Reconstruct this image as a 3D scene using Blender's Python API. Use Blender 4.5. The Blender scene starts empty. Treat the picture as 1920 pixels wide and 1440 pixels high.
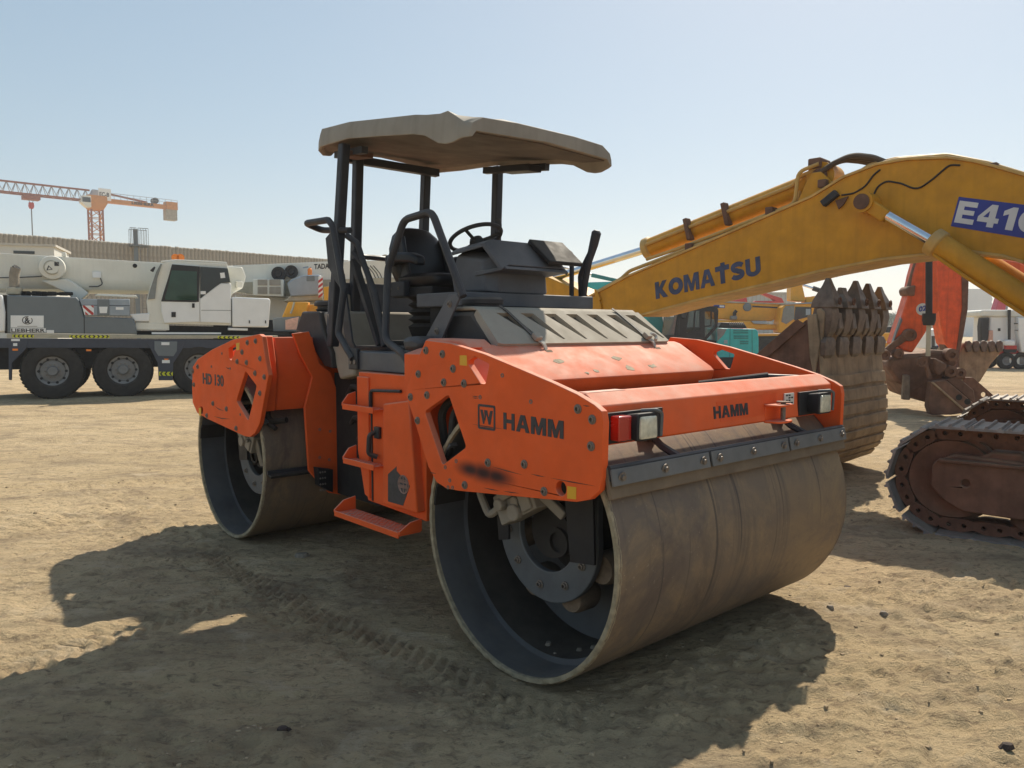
import bpy, bmesh, math, random
import numpy as np
from mathutils import Vector, Matrix
from mathutils.geometry import tessellate_polygon
random.seed(7); rng = np.random.default_rng(7)
R = math.radians
sc = bpy.context.scene
COL = sc.collection

# ------------------------------------------------------------------ camera
CF, CPITCH, CH = 1460.0, 0.0711, 1.755          # focal length in pixels of a 1920 wide frame, tilt, eye height
cam = bpy.data.cameras.new('camera'); camo = bpy.data.objects.new('camera', cam); COL.objects.link(camo)
camo.location = (0, 0, CH); camo.rotation_euler = (math.pi/2 - CPITCH, 0, 0)
cam.sensor_width = 36; cam.lens = 36*CF/1920; cam.clip_start = .05; cam.clip_end = 12000
sc.camera = camo
# ------------------------------------------------------------------ sky, sun, exposure
SUN = Vector((.415, .835, 1.0)).normalized()     # direction towards the sun
SUN_EL = math.asin(SUN.z); SUN_AZ = math.atan2(SUN.x, SUN.y)
world = bpy.data.worlds.new('World'); sc.world = world; world.use_nodes = True
wn = world.node_tree.nodes; wl = world.node_tree.links; wn.clear()
sky = wn.new('ShaderNodeTexSky'); sky.sky_type = 'NISHITA'; sky.sun_disc = False
sky.sun_elevation = SUN_EL; sky.sun_rotation = SUN_AZ; sky.altitude = 0
sky.air_density = 1.0; sky.dust_density = .9; sky.ozone_density = 1.6
bg = wn.new('ShaderNodeBackground'); bg.inputs['Strength'].default_value = .138
wo = wn.new('ShaderNodeOutputWorld'); gmn = wn.new('ShaderNodeGamma'); gmn.inputs[1].default_value = .55; hsv = wn.new('ShaderNodeHueSaturation'); hsv.inputs['Value'].default_value = 1.6; hsv.inputs['Saturation'].default_value = 1.22; hsv.inputs['Hue'].default_value = .487   # an even, hazy sky
wl.new(sky.outputs[0], gmn.inputs[0]); wl.new(gmn.outputs[0], hsv.inputs['Color']); wl.new(hsv.outputs[0], bg.inputs[0]); wl.new(bg.outputs[0], wo.inputs[0])
sun = bpy.data.lights.new('sun', 'SUN'); suno = bpy.data.objects.new('sun', sun); COL.objects.link(suno)
sun.energy = 5.0; sun.angle = R(.6); sun.color = (1, .91, .76)
suno.rotation_euler = SUN.to_track_quat('Z', 'Y').to_euler(); suno.location = SUN*60
vs = sc.view_settings; vs.view_transform = 'Standard'; vs.look = 'None'; vs.exposure = 0.22; vs.gamma = 1; vs.use_curve_mapping = False
sc.render.engine = 'CYCLES'; cy = sc.cycles
cy.use_denoising = True; cy.max_bounces = 8; cy.diffuse_bounces = 4; cy.glossy_bounces = 3; cy.transmission_bounces = 4; cy.volume_bounces = 1
cy.volume_step_rate = 5; cy.caustics_reflective = False; cy.caustics_refractive = False

# ------------------------------------------------------------------ survey of the photograph: a sight line met with a known plane
class Frame:
    def __init__(s, x, y, yaw):
        s.o = (x, y); s.yaw = yaw; s.f = (math.cos(yaw), math.sin(yaw)); s.l = (-s.f[1], s.f[0])
    def loc(s, p):
        dx, dy = p[0]-s.o[0], p[1]-s.o[1]
        return (dx*s.f[0]+dy*s.f[1], dx*s.l[0]+dy*s.l[1], p[2])
    def u(s, px, py, ax, val):
        a = (px-960)/CF; b = (720-py)/CF; c, n = math.cos(CPITCH), math.sin(CPITCH)
        d = (a, c+b*n, -n+b*c)
        o = s.loc((0, 0, CH)); dl = (d[0]*s.f[0]+d[1]*s.f[1], d[0]*s.l[0]+d[1]*s.l[1], d[2])
        k = 'xyz'.index(ax); t = (val-o[k])/dl[k]
        return Vector([o[i]+dl[i]*t for i in range(3)])
    def xz(s, pts, zf, y):
        r = [s.u(*zf(*p), 'y', y) for p in pts]; return [(v.x, v.z) for v in r]
    def yz(s, pts, zf, x):
        r = [s.u(*zf(*p), 'x', x) for p in pts]; return [(v.y, v.z) for v in r]
def zid(x, y): return x, y
def zm(x0, y0, k): return lambda x, y: (x0+x*k, y0+y*k)

# ------------------------------------------------------------------ mesh helpers
def fillet(pts, rad, seg=4, closed=False):
    pts = [Vector(p) for p in pts]; n = len(pts); out = []
    for i, p in enumerate(pts):
        if not closed and i in (0, n-1): out.append(p); continue
        a, b = pts[i-1]-p, pts[(i+1) % n]-p
        la, lb = a.length, b.length
        if la < 1e-6 or lb < 1e-6: continue
        a /= la; b /= lb
        ang = a.angle(b)
        if ang > math.pi-.05: out.append(p); continue
        d = min(rad/math.tan(ang/2), la*.45, lb*.45)
        p0, p1 = p+a*d, p+b*d
        for k in range(seg+1):
            t = k/seg; out.append(p0*(1-t)**2+p*2*t*(1-t)+p1*t*t)
    return out
def fil2(pts, rad, seg=3):
    return [(v.x, v.y) for v in fillet([(p[0], p[1], 0) for p in pts], rad, seg, True)]
def circ(cx, cy, r, n=14): return [(cx+r*math.cos(2*math.pi*k/n), cy+r*math.sin(2*math.pi*k/n)) for k in range(n)]

class MB:
    def __init__(s): s.v = []; s.f = []
    def add(s, v, f):
        o = len(s.v); s.v += [tuple(p) for p in v]; s.f += [tuple(i+o for i in q) for q in f]; return s
    def boxm(s, x0, x1, y0, y1, z0, z1):
        return s.add([(x, y, z) for z in (z0, z1) for y in (y0, y1) for x in (x0, x1)],
                     [(0, 2, 3, 1), (4, 5, 7, 6), (0, 1, 5, 4), (2, 6, 7, 3), (0, 4, 6, 2), (1, 3, 7, 5)])
    def box(s, c, d, M=None):
        v = [Vector((x*d[0]/2, y*d[1]/2, z*d[2]/2)) for z in (-1, 1) for y in (-1, 1) for x in (-1, 1)]
        if M is not None: v = [M @ p for p in v]
        return s.add([p+Vector(c) for p in v], [(0, 2, 3, 1), (4, 5, 7, 6), (0, 1, 5, 4), (2, 6, 7, 3), (0, 4, 6, 2), (1, 3, 7, 5)])
    def beam(s, a, b, w, h=None, up=(0, 0, 1)):
        a, b = Vector(a), Vector(b); h = h or w; d = b-a; L = d.length; x = d/L
        y = Vector(up).cross(x)
        if y.length < 1e-4: y = Vector((0, 1, 0)).cross(x)
        y.normalize(); z = x.cross(y)
        return s.box((a+b)/2, (L, w, h), Matrix((x, y, z)).transposed())
    def prism(s, pts, ax, a, b, holes=()):
        def m(p, t): return {'y': (p[0], t, p[1]), 'x': (t, p[0], p[1]), 'z': (p[0], p[1], t)}[ax]
        loops = [list(pts)]+[list(h) for h in holes]
        allp = [p for l in loops for p in l]; n = len(allp)
        v = [m(p, a) for p in allp]+[m(p, b) for p in allp]; f = []
        if holes:
            for t in tessellate_polygon([[Vector((p[0], p[1], 0)) for p in l] for l in loops]):
                f.append(tuple(t)); f.append(tuple(i+n for i in reversed(t)))
        else:
            f.append(tuple(range(n))); f.append(tuple(n+i for i in reversed(range(n))))
        o = 0
        for l in loops:
            k = len(l)
            for i in range(k):
                j = (i+1) % k; f.append((o+i, o+j, n+o+j, n+o+i))
            o += k
        return s.add(v, f)
    def cyl(s, p0, p1, r0, r1=None, n=16, cap=True):
        return s.lathe([(r0, 0), (r0 if r1 is None else r1, (Vector(p1)-Vector(p0)).length)], p0, Vector(p1)-Vector(p0), n, cap)
    def lathe(s, prof, p0, d, n=24, cap=True):
        p0 = Vector(p0); d = Vector(d).normalized()
        u = d.orthogonal().normalized(); w = d.cross(u)
        v = []; f = []
        for r, a in prof:
            for k in range(n):
                t = 2*math.pi*k/n; v.append(p0+d*a+(u*math.cos(t)+w*math.sin(t))*r)
        m = len(prof)
        for i in range(m-1):
            for k in range(n):
                f.append((i*n+k, i*n+(k+1) % n, (i+1)*n+(k+1) % n, (i+1)*n+k))
        if cap:
            f.append(tuple(range(n))); f.append(tuple((m-1)*n+k for k in reversed(range(n))))
        return s.add(v, f)
    def tube(s, pts, r, n=8, closed=False, ry=None, up=None):
        pts = [Vector(p) for p in pts]; m = len(pts); v = []; f = []
        N = None
        for i, p in enumerate(pts):
            t = (pts[(i+1) % m]-pts[i-1]) if (closed or 0 < i < m-1) else (pts[1]-pts[0] if i == 0 else pts[-1]-pts[-2])
            t.normalize()
            if N is None: N = (Vector(up) if up else t.orthogonal())
            N = (N-t*N.dot(t)).normalized(); B = t.cross(N)
            rr = r[i] if isinstance(r, (list, tuple)) else r
            for k in range(n):
                a = 2*math.pi*(k+.5)/n; v.append(p+N*math.cos(a)*rr+B*math.sin(a)*(rr if ry is None else ry))
        for i in range(m if closed else m-1):
            for k in range(n):
                f.append((i*n+k, i*n+(k+1) % n, ((i+1) % m)*n+(k+1) % n, ((i+1) % m)*n+k))
        if not closed: f.append(tuple(range(n))); f.append(tuple((m-1)*n+k for k in reversed(range(n))))
        return s.add(v, f)
    def ball(s, c, r, n=10, m=6, sc3=(1, 1, 1)):
        c = Vector(c); v = [c+Vector((0, 0, -r*sc3[2]))]; f = []
        for i in range(1, m):
            a = -math.pi/2+math.pi*i/m
            for k in range(n):
                t = 2*math.pi*k/n; v.append(c+Vector((math.cos(a)*math.cos(t)*sc3[0], math.cos(a)*math.sin(t)*sc3[1], math.sin(a)*sc3[2]))*r)
        v.append(c+Vector((0, 0, r*sc3[2]))); e = len(v)-1
        for k in range(n): f.append((0, 1+(k+1) % n, 1+k)); f.append((e, e-n+k, e-n+(k+1) % n))
        for i in range(m-2):
            for k in range(n):
                a = 1+i*n+k; b = 1+i*n+(k+1) % n; f.append((a, b, b+n, a+n))
        return s.add(v, f)
    def loft(s, secs, cap=True, closed=True):
        n = len(secs[0]); v = [p for q in secs for p in q]; f = []
        for i in range(len(secs)-1):
            for k in range(n if closed else n-1):
                f.append((i*n+k, i*n+(k+1) % n, (i+1)*n+(k+1) % n, (i+1)*n+k))
        if cap: f.append(tuple(range(n))); f.append(tuple((len(secs)-1)*n+k for k in reversed(range(n))))
        return s.add(v, f)
    def mesh(s, name, mat, smooth=35):
        me = bpy.data.meshes.new(name); me.from_pydata([tuple(p) for p in s.v], [], s.f); me.update()
        bm = bmesh.new(); bm.from_mesh(me); bmesh.ops.recalc_face_normals(bm, faces=bm.faces); bm.to_mesh(me); bm.free()
        if mat: me.materials.append(MAT[mat])
        if smooth:
            me.shade_smooth(); me.set_sharp_from_angle(angle=R(smooth))
        return me
    def build(s, name, mat, parent=None, bev=0, smooth=35, label=None):
        o = bpy.data.objects.new(name, s.mesh(name, mat, smooth)); COL.objects.link(o)
        if parent is not None: o.parent = parent
        if bev:
            b = o.modifiers.new('edge', 'BEVEL'); b.width = bev; b.segments = 2; b.limit_method = 'ANGLE'; b.angle_limit = R(40); b.harden_normals = False
        if label: o['label'] = label
        return o
def put(name, me, parent, loc=(0, 0, 0), rot=None, scale=None):
    o = bpy.data.objects.new(name, me); COL.objects.link(o); o.parent = parent; o.location = loc
    if rot is not None: o.rotation_euler = rot
    if scale is not None: o.scale = scale
    return o
def thing(name, label, cat, loc=(0, 0, 0), rz=0, group=None):
    o = bpy.data.objects.new(name, None); COL.objects.link(o); o.empty_display_size = .2
    o.location = loc; o.rotation_euler = (0, 0, rz); o['label'] = label; o['category'] = cat
    if group: o['group'] = group
    return o
def fthing(name, label, cat, fr, group=None): return thing(name, label, cat, (fr.o[0], fr.o[1], 0), fr.yaw, group)
def tag(o, label=None, cat=None, group=None, kind=None):
    for k, v in (('label', label), ('category', cat), ('group', group), ('kind', kind)):
        if v: o[k] = v
    return o
def letters(parent, s, o, xd, ud, w, h, mat, bold=.0, name='lettering', shear=0, proud=.002, space=1.0):
    cu = bpy.data.curves.new('t', 'FONT'); cu.body = s; cu.size = 1; cu.offset = bold; cu.shear = shear; cu.extrude = .5; cu.space_character = space
    cu.resolution_u = 3
    ob = bpy.data.objects.new('t', cu); me = bpy.data.meshes.new_from_object(ob)
    bpy.data.objects.remove(ob); bpy.data.curves.remove(cu)
    v = np.array([q.co[:] for q in me.vertices])
    lo, hi = v.min(0), v.max(0)
    xd = Vector(xd).normalized(); ud = Vector(ud); ud = (ud).normalized(); nd = xd.cross(ud).normalized(); o = Vector(o)
    for q in me.vertices:
        a, b, c = (q.co.x-lo[0])/(hi[0]-lo[0])*w, (q.co.y-lo[1])/(hi[1]-lo[1])*h, (q.co.z-lo[2])/(hi[2]-lo[2])*proud*2-proud
        q.co = o+xd*a+ud*b+nd*c
    me.name = name; me.materials.clear(); me.materials.append(MAT[mat])
    ob = bpy.data.objects.new(name, me); COL.objects.link(ob); ob.parent = parent
    return ob

def strokepoly(path, w):
    L, Rr = [], []
    for i, p in enumerate(path):
        a = path[max(i-1, 0)]; b = path[min(i+1, len(path)-1)]; d = Vector((b[0]-a[0], b[1]-a[1])).normalized()
        L.append((p[0]-d.y*w, p[1]+d.x*w)); Rr.append((p[0]+d.y*w, p[1]-d.x*w))
    return L+Rr[::-1]
def arc(cx, cy, rx, ry, a0, a1, n=10): return [(cx+rx*math.cos(R(a0+(a1-a0)*k/n)), cy+ry*math.sin(R(a0+(a1-a0)*k/n))) for k in range(n+1)]
GLY = {'H': (.80, [(0, 0), (.26, 0), (.26, .4), (.74, .4), (.74, 0), (1, 0), (1, 1), (.74, 1), (.74, .62), (.26, .62), (.26, 1), (0, 1)], []),
 'A': (.92, [(0, 0), (.34, 1), (.66, 1), (1, 0), (.73, 0), (.67, .22), (.33, .22), (.27, 0)], [[(.40, .42), (.60, .42), (.5, .76)]]),
 'M': (1.0, [(0, 0), (.23, 0), (.23, .60), (.41, 0), (.59, 0), (.77, .60), (.77, 0), (1, 0), (1, 1), (.70, 1), (.5, .40), (.30, 1), (0, 1)], []),
 'K': (.86, [(0, 0), (.32, 0), (.32, .34), (.62, 0), (1, 0), (.56, .52), (.97, 1), (.62, 1), (.32, .64), (.32, 1), (0, 1)], []),
 'O': (.98, arc(.5, .5, .5, .5, 0, 345, 23), [arc(.5, .5, .21, .22, 0, 330, 11)]),
 'T': (.86, [(.34, 0), (.66, 0), (.66, .72), (1, .72), (1, 1), (.70, 1), (.70, 1.16), (.40, 1.16), (.40, 1), (0, 1), (0, .72), (.34, .72)], []),
 'S': (.84, strokepoly(arc(.52, .71, .36, .155, 15, 180, 8)+arc(.50, .71, .34, .18, 190, 262, 4)+arc(.50, .30, .35, .17, 82, 0, 6)+arc(.48, .29, .36, .155, -15, -165, 9), .135), []),
 'E': (.80, [(0, 0), (1, 0), (1, .23), (.34, .23), (.34, .40), (.92, .40), (.92, .61), (.34, .61), (.34, .77), (1, .77), (1, 1), (0, 1)], []),
 '4': (.86, [(.50, 0), (.82, 0), (.82, .20), (1, .20), (1, .42), (.82, .42), (.82, 1), (.52, 1), (0, .42), (0, .20), (.50, .20)], [[(.24, .42), (.50, .42), (.50, .72)]]),
 '1': (.52, [(.42, 0), (1, 0), (1, 1), (.62, 1), (0, .80), (0, .58), (.42, .68)], []),
 '0': (.86, arc(.5, .5, .5, .5, 0, 345, 23), [arc(.5, .5, .20, .28, 0, 330, 11)]),
 'U': (.86, [(0, 1), (.31, 1), (.31, .36)]+arc(.5, .36, .19, .12, 190, 350, 6)+[(.69, .36), (.69, 1), (1, 1), (1, .36)]+arc(.5, .34, .5, .34, -8, -172, 10)+[(0, .36)], [])}
def glyphs(parent, s, o, xd, ud, w, h, mat, gap=.12, proud=.002):
    tot = sum(GLY[c][0] for c in s)+gap*(len(s)-1); k = w/tot; x = 0
    xd = Vector(xd).normalized(); ud = Vector(ud).normalized(); nd = xd.cross(ud).normalized(); o = Vector(o)
    for c in s:
        gw, out, holes = GLY[c]
        f_ = lambda p: (x+p[0]*gw*k, p[1]*h)
        mb = MB().prism([f_(p) for p in out], 'z', -proud, proud, [[f_(p) for p in q] for q in holes])
        mb.v = [tuple(o+xd*v[0]+ud*v[1]+nd*v[2]) for v in mb.v]
        mb.build('letter', mat, parent, smooth=0); x += (gw+gap)*k

# ------------------------------------------------------------------ materials
MAT = {}
def sl(r, g, b):
    return tuple((c/12.92 if c <= .04045 else ((c+.055)/1.055)**2.4) for c in (r/255, g/255, b/255))
def pmat(name, col, rough=.5, metal=0, var=.12, scale=5, dust=0, dustcol=(.40, .33, .24), chip=0, chipcol=(.09, .06, .045), chipscale=9, bump=0, bscale=40, streak=0, spec=.5, emit=0, trans=0, coat=0):
    m = bpy.data.materials.new(name); m.use_nodes = True; nt = m.node_tree; N = nt.nodes; Lk = nt.links
    b = N['Principled BSDF']; MAT[name] = m
    tc = N.new('ShaderNodeTexCoord')
    def noise(sca, det=5, ro=.6, vec=None):
        n = N.new('ShaderNodeTexNoise'); n.inputs['Scale'].default_value = sca; n.inputs['Detail'].default_value = det; n.inputs['Roughness'].default_value = ro
        Lk.new(vec or tc.outputs['Object'], n.inputs['Vector']); return n.outputs['Fac']
    def mixc(f, a, bb):
        x = N.new('ShaderNodeMix'); x.data_type = 'RGBA'; x.clamp_factor = True
        if isinstance(f, float): x.inputs[0].default_value = f
        else: Lk.new(f, x.inputs[0])
        for k, c in ((6, a), (7, bb)):
            if isinstance(c, tuple): x.inputs[k].default_value = (*c, 1)
            else: Lk.new(c, x.inputs[k])
        return x.outputs[2]
    def ramp(v, lo, hi, a=0., c=1.):
        r = N.new('ShaderNodeMapRange'); Lk.new(v, r.inputs[0]); r.inputs[1].default_value = lo; r.inputs[2].default_value = hi
        r.inputs[3].default_value = a; r.inputs[4].default_value = c; return r.outputs[0]
    def mul(a, c):
        r = N.new('ShaderNodeMath'); r.operation = 'MULTIPLY'
        for k, v in enumerate((a, c)):
            if isinstance(v, float): r.inputs[k].default_value = v
            else: Lk.new(v, r.inputs[k])
        return r.outputs[0]
    n1 = noise(scale)
    c = mixc(ramp(n1, .3, .7), tuple(x*(1-var) for x in col), tuple(min(1, x*(1+var)) for x in col))
    if streak:
        mp = N.new('ShaderNodeMapping'); mp.inputs['Scale'].default_value = (14, 14, .7); Lk.new(tc.outputs['Object'], mp.inputs[0])
        c = mixc(mul(ramp(noise(1, 4, .6, mp.outputs[0]), .5, .75), float(streak)), c, tuple(x*.45 for x in col))
    if dust:
        g = N.new('ShaderNodeNewGeometry'); sx = N.new('ShaderNodeSeparateXYZ'); Lk.new(g.outputs['Normal'], sx.inputs[0])
        up = ramp(sx.outputs[2], .0, .9, .03, 1.)
        c = mixc(mul(mul(up, ramp(noise(3.1, 6, .7), .15, .70)), float(dust)), c, dustcol)
    rr = ramp(noise(scale*1.7, 4), .3, .7, max(.03, rough-.08), min(1, rough+.12))
    if chip:
        ch = ramp(noise(chipscale, 8, .75), .60+(1-chip)*.18, .64+(1-chip)*.18)
        c = mixc(ch, c, chipcol)
    Lk.new(c, b.inputs['Base Color']); Lk.new(rr, b.inputs['Roughness'])
    b.inputs['Metallic'].default_value = metal; b.inputs['Specular IOR Level'].default_value = spec
    if coat: b.inputs['Coat Weight'].default_value = coat; b.inputs['Coat Roughness'].default_value = .15
    if trans: b.inputs['Transmission Weight'].default_value = trans
    if emit: b.inputs['Emission Color'].default_value = (*col, 1); b.inputs['Emission Strength'].default_value = emit
    if bump:
        bp = N.new('ShaderNodeBump'); bp.inputs['Strength'].default_value = bump; bp.inputs['Distance'].default_value = .01
        Lk.new(noise(bscale, 8, .7), bp.inputs['Height']); Lk.new(bp.outputs[0], b.inputs['Normal'])
    return m
ORANGE = (.82, .118, .020)
pmat('orange', ORANGE, .72, spec=.3, var=.08, dust=.9, dustcol=(.66, .40, .30), chip=.10, chipcol=(.08, .05, .04), chipscale=14, bump=.04, bscale=60)  # pale tops: dust, with the sky's sheen put into the same colour
pmat('orange_clean', (.78, .10, .018), .4, var=.06)
pmat('orange_edge', (.62, .30, .17), .6, var=.3, scale=30, chip=.35, chipscale=30)
pmat('plastic_dark', (.022, .023, .027), .6, var=.2, dust=.35, bump=.05)
pmat('cover_grey', (.36, .325, .265), .75, spec=.3, var=.12, dust=.4, bump=.08, bscale=90)
pmat('console_grey', (.085, .090, .105), .5, var=.2, dust=.3, bump=.04)
pmat('steel_grey', (.036, .038, .046), .5, spec=.35, var=.2, dust=.2, chip=.1, bump=.04)
pmat('grey_bar', (.15, .15, .15), .65, spec=.35, var=.2, dust=.25, chip=.15, chipscale=20)
pmat('black_paint', (.018, .018, .021), .5, spec=.35, var=.3, dust=.18)
pmat('hose_dusty', (.085, .058, .040), .75, var=.3, dust=.3)
pmat('ceiling_shade', (.135, .115, .095), .85, var=.3, scale=4, chip=.15, chipcol=(.30, .26, .2), chipscale=5)  # canopy ceiling's colour, darkened to hold the shade below it
pmat('rubber', (.020, .018, .017), .75, var=.3, dust=.45, dustcol=(.16, .125, .09), bump=.1)
pmat('lip', (.16, .115, .075), .85, var=.25, dust=.4, bump=.2)
pmat('seat_vinyl', (.010, .010, .013), .42, var=.3, dust=.05, bump=.06, bscale=160)
pmat('canopy', (.29, .26, .215), .7, var=.14, dust=.25, scale=3, chip=.08, bump=.06, streak=.3)
pmat('bolt', (.20, .17, .145), .5, .3, var=.35, scale=60, chip=.2)
pmat('decal_dark', (.035, .037, .045), .55, var=.25, scale=25, chip=.12, chipcol=(.6, .13, .05), chipscale=60)
pmat('drum_in', (.082, .086, .094), .5, .1, var=.25, dust=.25, scale=4, bump=.03)
pmat('drum_dark', (.020, .017, .016), .7, var=.3, dust=.2)
pmat('carrier', (.115, .125, .135), .5, .1, var=.2, dust=.3)
pmat('motor', (.28, .245, .195), .7, var=.25, dust=.4, bump=.15)
pmat('buffer', (.22, .16, .11), .8, var=.3, scale=20)
pmat('sticker_yellow', (.75, .40, .02), .5, var=.1)
pmat('sticker_white', (.62, .62, .58), .5, var=.1, scale=20)
pmat('print_black', (.02, .02, .022), .6, var=.1)
pmat('red_lens', (.42, .020, .012), .18, var=.1, coat=.5)
pmat('amber', (.85, .22, .01), .2, var=.1, coat=.5)
pmat('lamp_glass', (.62, .60, .48), .12, var=.25, scale=25, coat=1)
pmat('chrome', (.75, .77, .80), .12, 1, var=.08)
pmat('primer_pink', (.72, .42, .32), .6, var=.15, scale=12)
pmat('yellow_exc', (.60, .285, .014), .5, spec=.35, var=.13, dust=.22, dustcol=(.42, .30, .15), chip=.12, chipcol=(.16, .06, .025), chipscale=7, bump=.05, streak=.22)
pmat('yellow_top', (.58, .36, .10), .55, var=.2, dust=.4, chip=.2, chipcol=(.16, .06, .025))
pmat('blue_decal', (.045, .065, .14), .5, var=.35, scale=10)
pmat('sign_blue', (.02, .035, .28), .4, var=.06)
pmat('sign_letter', (.66, .67, .67), .4, var=.06)
pmat('rust', (.150, .078, .050), .8, var=.35, scale=6, dust=.45, dustcol=(.26, .18, .11), chip=.2, chipcol=(.20, .09, .04), bump=.3, bscale=30, streak=.4)
pmat('rust_red', (.165, .082, .052), .8, var=.4, scale=5, dust=.6, dustcol=(.34, .25, .155), chip=.3, chipcol=(.085, .04, .028), chipscale=5, bump=.3, bscale=25, streak=.5)
pmat('bucket_mud', (.31, .23, .145), .85, var=.35, scale=4, dust=.5, dustcol=(.38, .30, .19), chip=.35, chipcol=(.12, .065, .035), chipscale=4, bump=.5, bscale=14, streak=.5)
pmat('tooth', (.16, .125, .098), .55, .3, var=.4, scale=8, dust=.35, dustcol=(.30, .22, .14), bump=.3, bscale=25)
pmat('track_steel', (.24, .23, .225), .6, .2, var=.3, scale=8, dust=.55, dustcol=(.34, .27, .18), bump=.3)
pmat('red_orange', (.74, .105, .020), .5, var=.2, dust=.25, chip=.22, chipcol=(.08, .03, .02), chipscale=4, streak=.5, bump=.08)
pmat('white_crane', (.76, .75, .67), .42, var=.05, dust=.18, scale=2, streak=.12)
pmat('white_paint', (.82, .83, .82), .4, var=.04, scale=3)
pmat('grey_crane', (.155, .18, .195), .45, var=.06, scale=2, dust=.12)
pmat('grey_light', (.30, .35, .40), .45, var=.08, dust=.15)
pmat('navy', (.040, .050, .075), .5, var=.12, dust=.2)
pmat('deck_edge', (.42, .39, .30), .55, var=.15, dust=.2)
pmat('hivis', (.66, .66, .02), .45, var=.08)
pmat('tyre', (.026, .023, .020), .8, var=.25, scale=6, dust=.4, dustcol=(.12, .095, .07), bump=.1)
pmat('rim', (.20, .20, .20), .5, .4, var=.15, dust=.3)
pmat('under_dark', (.012, .012, .013), .8, var=.3)
pmat('teal', (.025, .42, .43), .45, var=.08, dust=.12)
pmat('teal_dark', (.02, .22, .22), .5, var=.1, dust=.1)
pmat('yellow_crane', (.74, .34, .016), .45, var=.08, dust=.12, streak=.1)
pmat('red_paint', (.48, .035, .03), .45, var=.1, dust=.15)
pmat('pink_red', (.50, .045, .09), .45, var=.1)
pmat('concrete', (.36, .325, .27), .85, var=.16, scale=3, streak=.35, bump=.2, bscale=10)
pmat('concrete_cap', (.50, .48, .43), .85, var=.1, scale=3)
pmat('shed', (.38, .39, .38), .7, var=.08, scale=.3)
pmat('white_building', (.66, .68, .70), .8, var=.05, scale=.2)
pmat('tower_orange', (.56, .23, .06), .55, var=.15)
pmat('tower_steel', (.34, .33, .33), .5, var=.15)
pmat('tower_red', (.30, .10, .06), .6, var=.2)
pmat('trunk', (.10, .075, .05), .9, var=.3)
pmat('leaf', (.075, .10, .05), .8, var=.45, scale=2)
pmat('clod', (.36, .27, .165), .95, var=.35, scale=20, bump=.4)
pmat('stone', (.24, .20, .155), .9, var=.35, scale=30, bump=.4)
pmat('stone_dark', (.055, .038, .030), .9, var=.35, scale=30, bump=.4)
pmat('window_black', (.028, .032, .034), .08, var=.1)
pmat('window_grey', (.20, .21, .20), .12, var=.15)
pmat('teal_glass', (.11, .19, .165), .06, var=.25, scale=1.5)
pmat('fabric', (.46, .45, .40), .9, var=.1)
def glass(name, tint, rough=.03, alpha=.55):
    m = bpy.data.materials.new(name); m.use_nodes = True; N = m.node_tree.nodes; Lk = m.node_tree.links; N.clear(); MAT[name] = m
    tr = N.new('ShaderNodeBsdfTransparent'); tr.inputs[0].default_value = (*tint, 1)
    gl = N.new('ShaderNodeBsdfGlossy'); gl.inputs['Roughness'].default_value = rough
    fr = N.new('ShaderNodeFresnel'); fr.inputs[0].default_value = 1.5
    mx = N.new('ShaderNodeMixShader'); o = N.new('ShaderNodeOutputMaterial')
    Lk.new(fr.outputs[0], mx.inputs[0]); Lk.new(tr.outputs[0], mx.inputs[1]); Lk.new(gl.outputs[0], mx.inputs[2]); Lk.new(mx.outputs[0], o.inputs[0])
glass('glass_green', (.55, .70, .62)); glass('glass_dark', (.10, .12, .12)); glass('glass_grey', (.45, .50, .50))
# ------------------------------------------------------------------ ground
_tab = rng.random((256, 256))
def vnoise(x, y):
    xi = np.floor(x).astype(int); yi = np.floor(y).astype(int); fx = x-xi; fy = y-yi
    fx = fx*fx*(3-2*fx); fy = fy*fy*(3-2*fy)
    g = lambda a, b: _tab[a & 255, b & 255]
    return (g(xi, yi)*(1-fx)+g(xi+1, yi)*fx)*(1-fy)+(g(xi, yi+1)*(1-fx)+g(xi+1, yi+1)*fx)*fy-.5
def fbm(x, y, o=3):
    s = 0; a = 1
    for k in range(o): s = s+a*vnoise(x+17.3*k, y+9.1*k); x = x*2.03; y = y*2.03; a *= .5
    return s
RO = Frame(-.3922, 5.8551, -.84125)
def tread(x, y, ax_, ay_, bx, by, w, pitch, bend=0):
    L = math.hypot(bx-ax_, by-ay_); ux, uy = (bx-ax_)/L, (by-ay_)/L
    s = (x-ax_)*ux+(y-ay_)*uy; t = -(x-ax_)*uy+(y-ay_)*ux
    t = t-bend*(s/L-.5)**2*4
    m = (s > 0) & (s < L) & (np.abs(t) < w/2)
    edge = np.clip((w/2-np.abs(t))/.04, 0, 1)*np.clip(np.minimum(s, L-s)/.5, 0, 1)
    ph = (s+np.abs(t)*.7)/pitch; lug = np.clip(np.sin(2*np.pi*ph)*1.6, -1, 1)
    return np.where(m, edge*(-.012+.012*lug), 0)
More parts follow.
